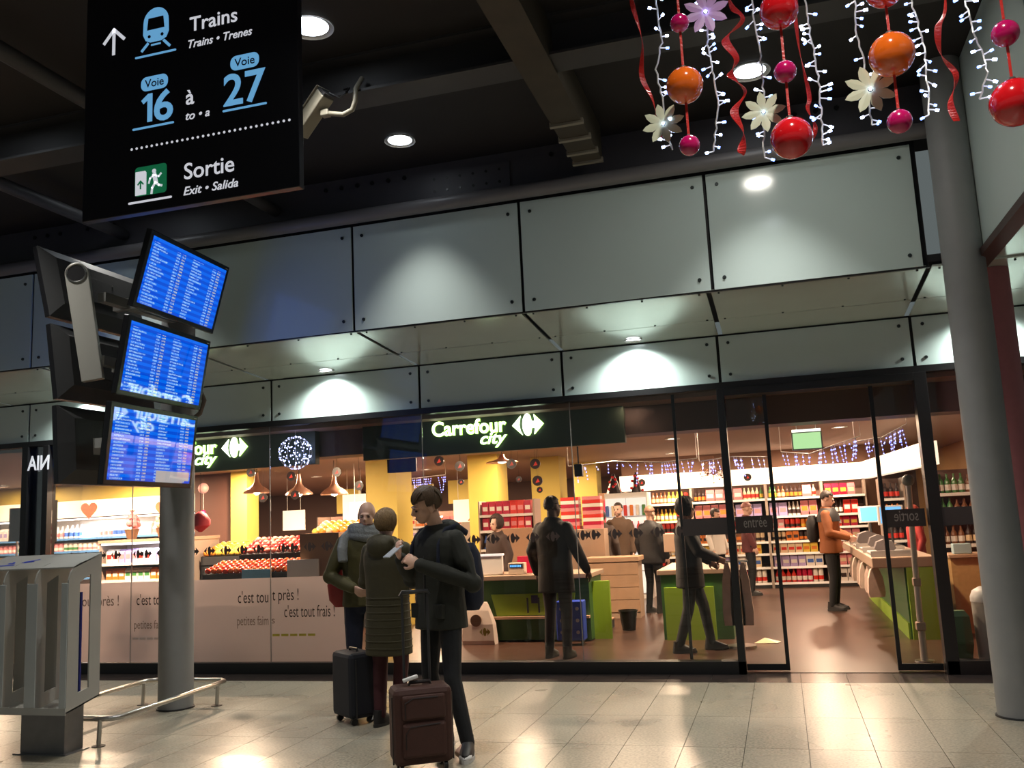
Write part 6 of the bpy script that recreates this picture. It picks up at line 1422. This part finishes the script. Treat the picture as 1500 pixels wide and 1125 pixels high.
tag(MB().prism([(-0.02, -0.012), (0.02, -0.012), (0, 0.02)], -0.001, 0.001).build('shoe_badge', M_white, wt, loc=(0.145, 0.03, 0.06), rot=(0, 0, 1.57)))
# ---- bald man with the grey scarf beside her
mt2, mJ, mR = person('bald bearded man with grey scarf and moss green jacket', (-3.55, 7.36, 0), face=28, H=1.78, head=(-12, 8, 0), headshift=(0.03, -0.03, -0.005),
    joints=dict(er=(-0.29, -0.02, 1.12), wr=(-0.10, -0.22, 1.02), el=(0.23, 0.02, 1.14), wl=(0.15, -0.14, 1.03)),
    skin=(0.54, 0.32, 0.23), jacket=M_moss, trousers=M_navyc, shoes=(M_shoe, M_dsole), hem=0.86, bulk=1.05, hair=None, haircol=(0.06, 0.04, 0.03), stubble=(0.16, 0.09, 0.065), voxel=0.009)
M_scarf = mat('grey_knit', (0.17, 0.18, 0.185), 0.9, noise=0.2, nscale=30, bump=0.5, bscale=60)
sc_ = MB()
for z, r in ((1.46, 0.115), (1.505, 0.108), (1.54, 0.098)): sc_.tube([(r*math.cos(a)*1.05, r*math.sin(a)*0.9-0.01, z+0.012*math.sin(2*a)) for a in [2*PI*i/20 for i in range(20)]], 0.040, 10, closed=True)
sc_.tube([(-0.12, -0.02, 1.50), (-0.17, -0.08, 1.44), (-0.19, -0.14, 1.36), (-0.185, -0.155, 1.26)], [0.05, 0.065, 0.068, 0.066], 10, flat=0.5)
remeshed(sc_, 'scarf', M_scarf, mt2, 0.009, 3)
rb = thing('shoulder_bag', 'red bag slung behind the bald man', 'bag', (-3.55, 7.37, 0), math.radians(28))
MB().rings([ell_ring((-0.20, 0.19, z), rx, ry, 16, sq=0.8) for z, rx, ry in ((0.86, 0.06, 0.04), (0.92, 0.11, 0.06), (1.05, 0.125, 0.07), (1.18, 0.10, 0.05))]).build('bag_body', mat('red_bag', (0.30, 0.012, 0.010), 0.5), rb, smooth=True)
MB().tube([(-0.20, 0.16, 1.17), (-0.20, 0.08, 1.40), (-0.19, -0.05, 1.47), (-0.205, -0.14, 1.38)], 0.018, 8, flat=0.3).build('strap', MATS['red_bag'], rb, smooth=True)

# ---- people inside the shop
person('security guard in a long black coat seen from behind inside the window', (-2.52, 10.15, 0), face=165, H=1.80, head=(-18, 4, 0), skin=(0.07, 0.035, 0.025), jacket=M_blk, trousers=mat('charcoal_trousers', (0.025, 0.022, 0.024), 0.8), shoes=(M_shoe, M_dsole), hem=0.70, bulk=1.12, hair='short', haircol=(0.015, 0.012, 0.012), voxel=0.012,
       joints=dict(er=(-0.29, 0.04, 1.16), wr=(-0.33, -0.12, 0.92), el=(0.27, 0.03, 1.15), wl=(0.28, -0.08, 0.90)))
person('person in black with hood passing behind the glass by the lime desk', (-1.06, 10.55, 0), face=100, H=1.70, head=(10, 8, 0), skin=(0.30, 0.17, 0.12), jacket=M_blk, trousers=M_denim, shoes=(M_shoe, M_dsole), hem=0.72, bulk=1.15, hair='hoodup', voxel=0.012,
       joints=dict(er=(-0.24, -0.1, 1.14), wr=(-0.16, -0.30, 1.05), el=(0.24, -0.05, 1.14), wl=(0.2, -0.25, 1.0), kl=(0.10, -0.14, 0.50), al=(0.11, -0.20, 0.085), kr=(-0.10, 0.05, 0.49), ar=(-0.10, 0.18, 0.085)))
person('man in an orange and black jacket paying at the long cash desk', (0.66, 14.5, 0), face=75, H=1.76, head=(10, 22, 0), skin=(0.55, 0.33, 0.25), jacket=mat('orange_jacket', (0.20, 0.055, 0.008), 0.7, bump=0.3, bscale=15), trousers=M_denim, shoes=(M_shoe, M_dsole), hem=0.83, bulk=1.12, hair='short', haircol=(0.02, 0.013, 0.01), voxel=0.012,
       joints=dict(er=(-0.26, -0.05, 1.13), wr=(-0.12, -0.28, 1.05), el=(0.26, -0.05, 1.13), wl=(0.15, -0.27, 1.05)))
yk = thing('rucksack', 'small dark rucksack on the man in the orange jacket', 'rucksack', (0.66, 14.5, 0), math.radians(75)); MB().rings([ell_ring((0, 0.24, z), rx, ry, 16, sq=0.7) for z, rx, ry in ((1.0, 0.10, 0.05), (1.08, 0.14, 0.085), (1.3, 0.14, 0.08), (1.40, 0.09, 0.04))]).build('bag_body', M_blk, yk, smooth=True)
ykm = MB().rings([ell_ring((0, 0.0, z), rx, ry, 24, sq=0.85) for z, rx, ry in ((1.30, 0.224, 0.163), (1.40, 0.220, 0.150), (1.46, 0.150, 0.12), (1.50, 0.10, 0.10))], cap=False).build('shoulder_yoke', M_blk, yk, smooth=True)
person('hooded woman in a dark coat waiting by the green cash desk', (-3.95, 12.55, 0), face=-35, H=1.62, head=(0, 6, 0), skin=(0.45, 0.27, 0.2), jacket=mat('dark_brown_coat', (0.03, 0.015, 0.012), 0.8), trousers=M_denim, shoes=(M_shoe, M_dsole), hem=0.7, bulk=1.08, hair='hoodup', voxel=0.013)
M_bc = mat('brown_coat', (0.08, 0.045, 0.025), 0.8, bump=0.3, bscale=14)
person('customer in a brown coat bending behind the wooden counter', (-3.15, 15.4, 0), face=60, H=1.68, head=(0, 14, 0), skin=(0.55, 0.33, 0.25), jacket=M_bc, trousers=M_denim, shoes=(M_shoe, M_dsole), bulk=1.15, hair='short', haircol=(0.12, 0.07, 0.04), voxel=0.014)
person('dark haired customer seen from behind at the wooden counter', (-2.90, 15.0, 0), face=175, H=1.66, head=(0, 4, 0), skin=(0.5, 0.3, 0.22), jacket=mat('brown_grey_coat', (0.05, 0.035, 0.03), 0.8), trousers=M_denim, shoes=(M_shoe, M_dsole), bulk=1.1, hair='bob', haircol=(0.03, 0.022, 0.022), voxel=0.014)
person('bearded man facing the window behind the wooden counter', (-2.72, 15.7, 0), face=-12, H=1.76, head=(0, 0, 0), skin=(0.55, 0.33, 0.25), jacket=M_bc, trousers=M_denim, shoes=(M_shoe, M_dsole), bulk=1.1, hair='short', haircol=(0.03, 0.02, 0.015), stubble=(0.09, 0.05, 0.035), voxel=0.014)
person('customer in a brown bobble hat and black coat by the pink poster', (-2.03, 14.6, 0), face=150, H=1.66, head=(0, 5, 0), skin=(0.5, 0.3, 0.22), jacket=M_blk, trousers=M_denim, shoes=(M_shoe, M_dsole), bulk=1.2, hair='cap', haircol=(0.20, 0.10, 0.06), voxel=0.014)
person('dark haired shopper in white sleeves at the middle shelves', (-1.20, 17.4, 0), face=60, H=1.60, head=(0, 18, 0), skin=(0.6, 0.36, 0.27), jacket=mat('white_blouse', (0.6, 0.55, 0.5), 0.7), trousers=M_denim, shoes=(M_shoe, M_dsole), hair='bob', haircol=(0.03, 0.015, 0.012), voxel=0.014)
person('shopper in a red cap beside the mixed shelves', (-0.62, 17.2, 0), face=100, H=1.66, head=(0, 5, 0), skin=(0.55, 0.33, 0.25), jacket=mat('dark_red_coat', (0.10, 0.02, 0.02), 0.8), trousers=M_denim, shoes=(M_shoe, M_dsole), hair='cap', haircol=(0.3, 0.12, 0.10), voxel=0.014)
person('cashier in red uniform behind the long cash desk', (1.83, 14.4, 0), face=-80, H=1.50, head=(0, 14, 0), skin=(0.55, 0.33, 0.25), jacket=mat('red_uniform', (0.35, 0.02, 0.02), 0.7), trousers=M_denim, shoes=(M_shoe, M_dsole), hair='bob', haircol=(0.25, 0.03, 0.02), voxel=0.014)
person('passer-by in black at the edge beyond the corner column', (2.05, 8.5, 0), face=120, H=1.72, head=(0, 0, 0), skin=(0.4, 0.25, 0.18), jacket=M_blk, trousers=M_denim, shoes=(M_shoe, M_dsole), hem=0.7, bulk=1.12, hair='short', haircol=(0.02, 0.02, 0.02), voxel=0.013)
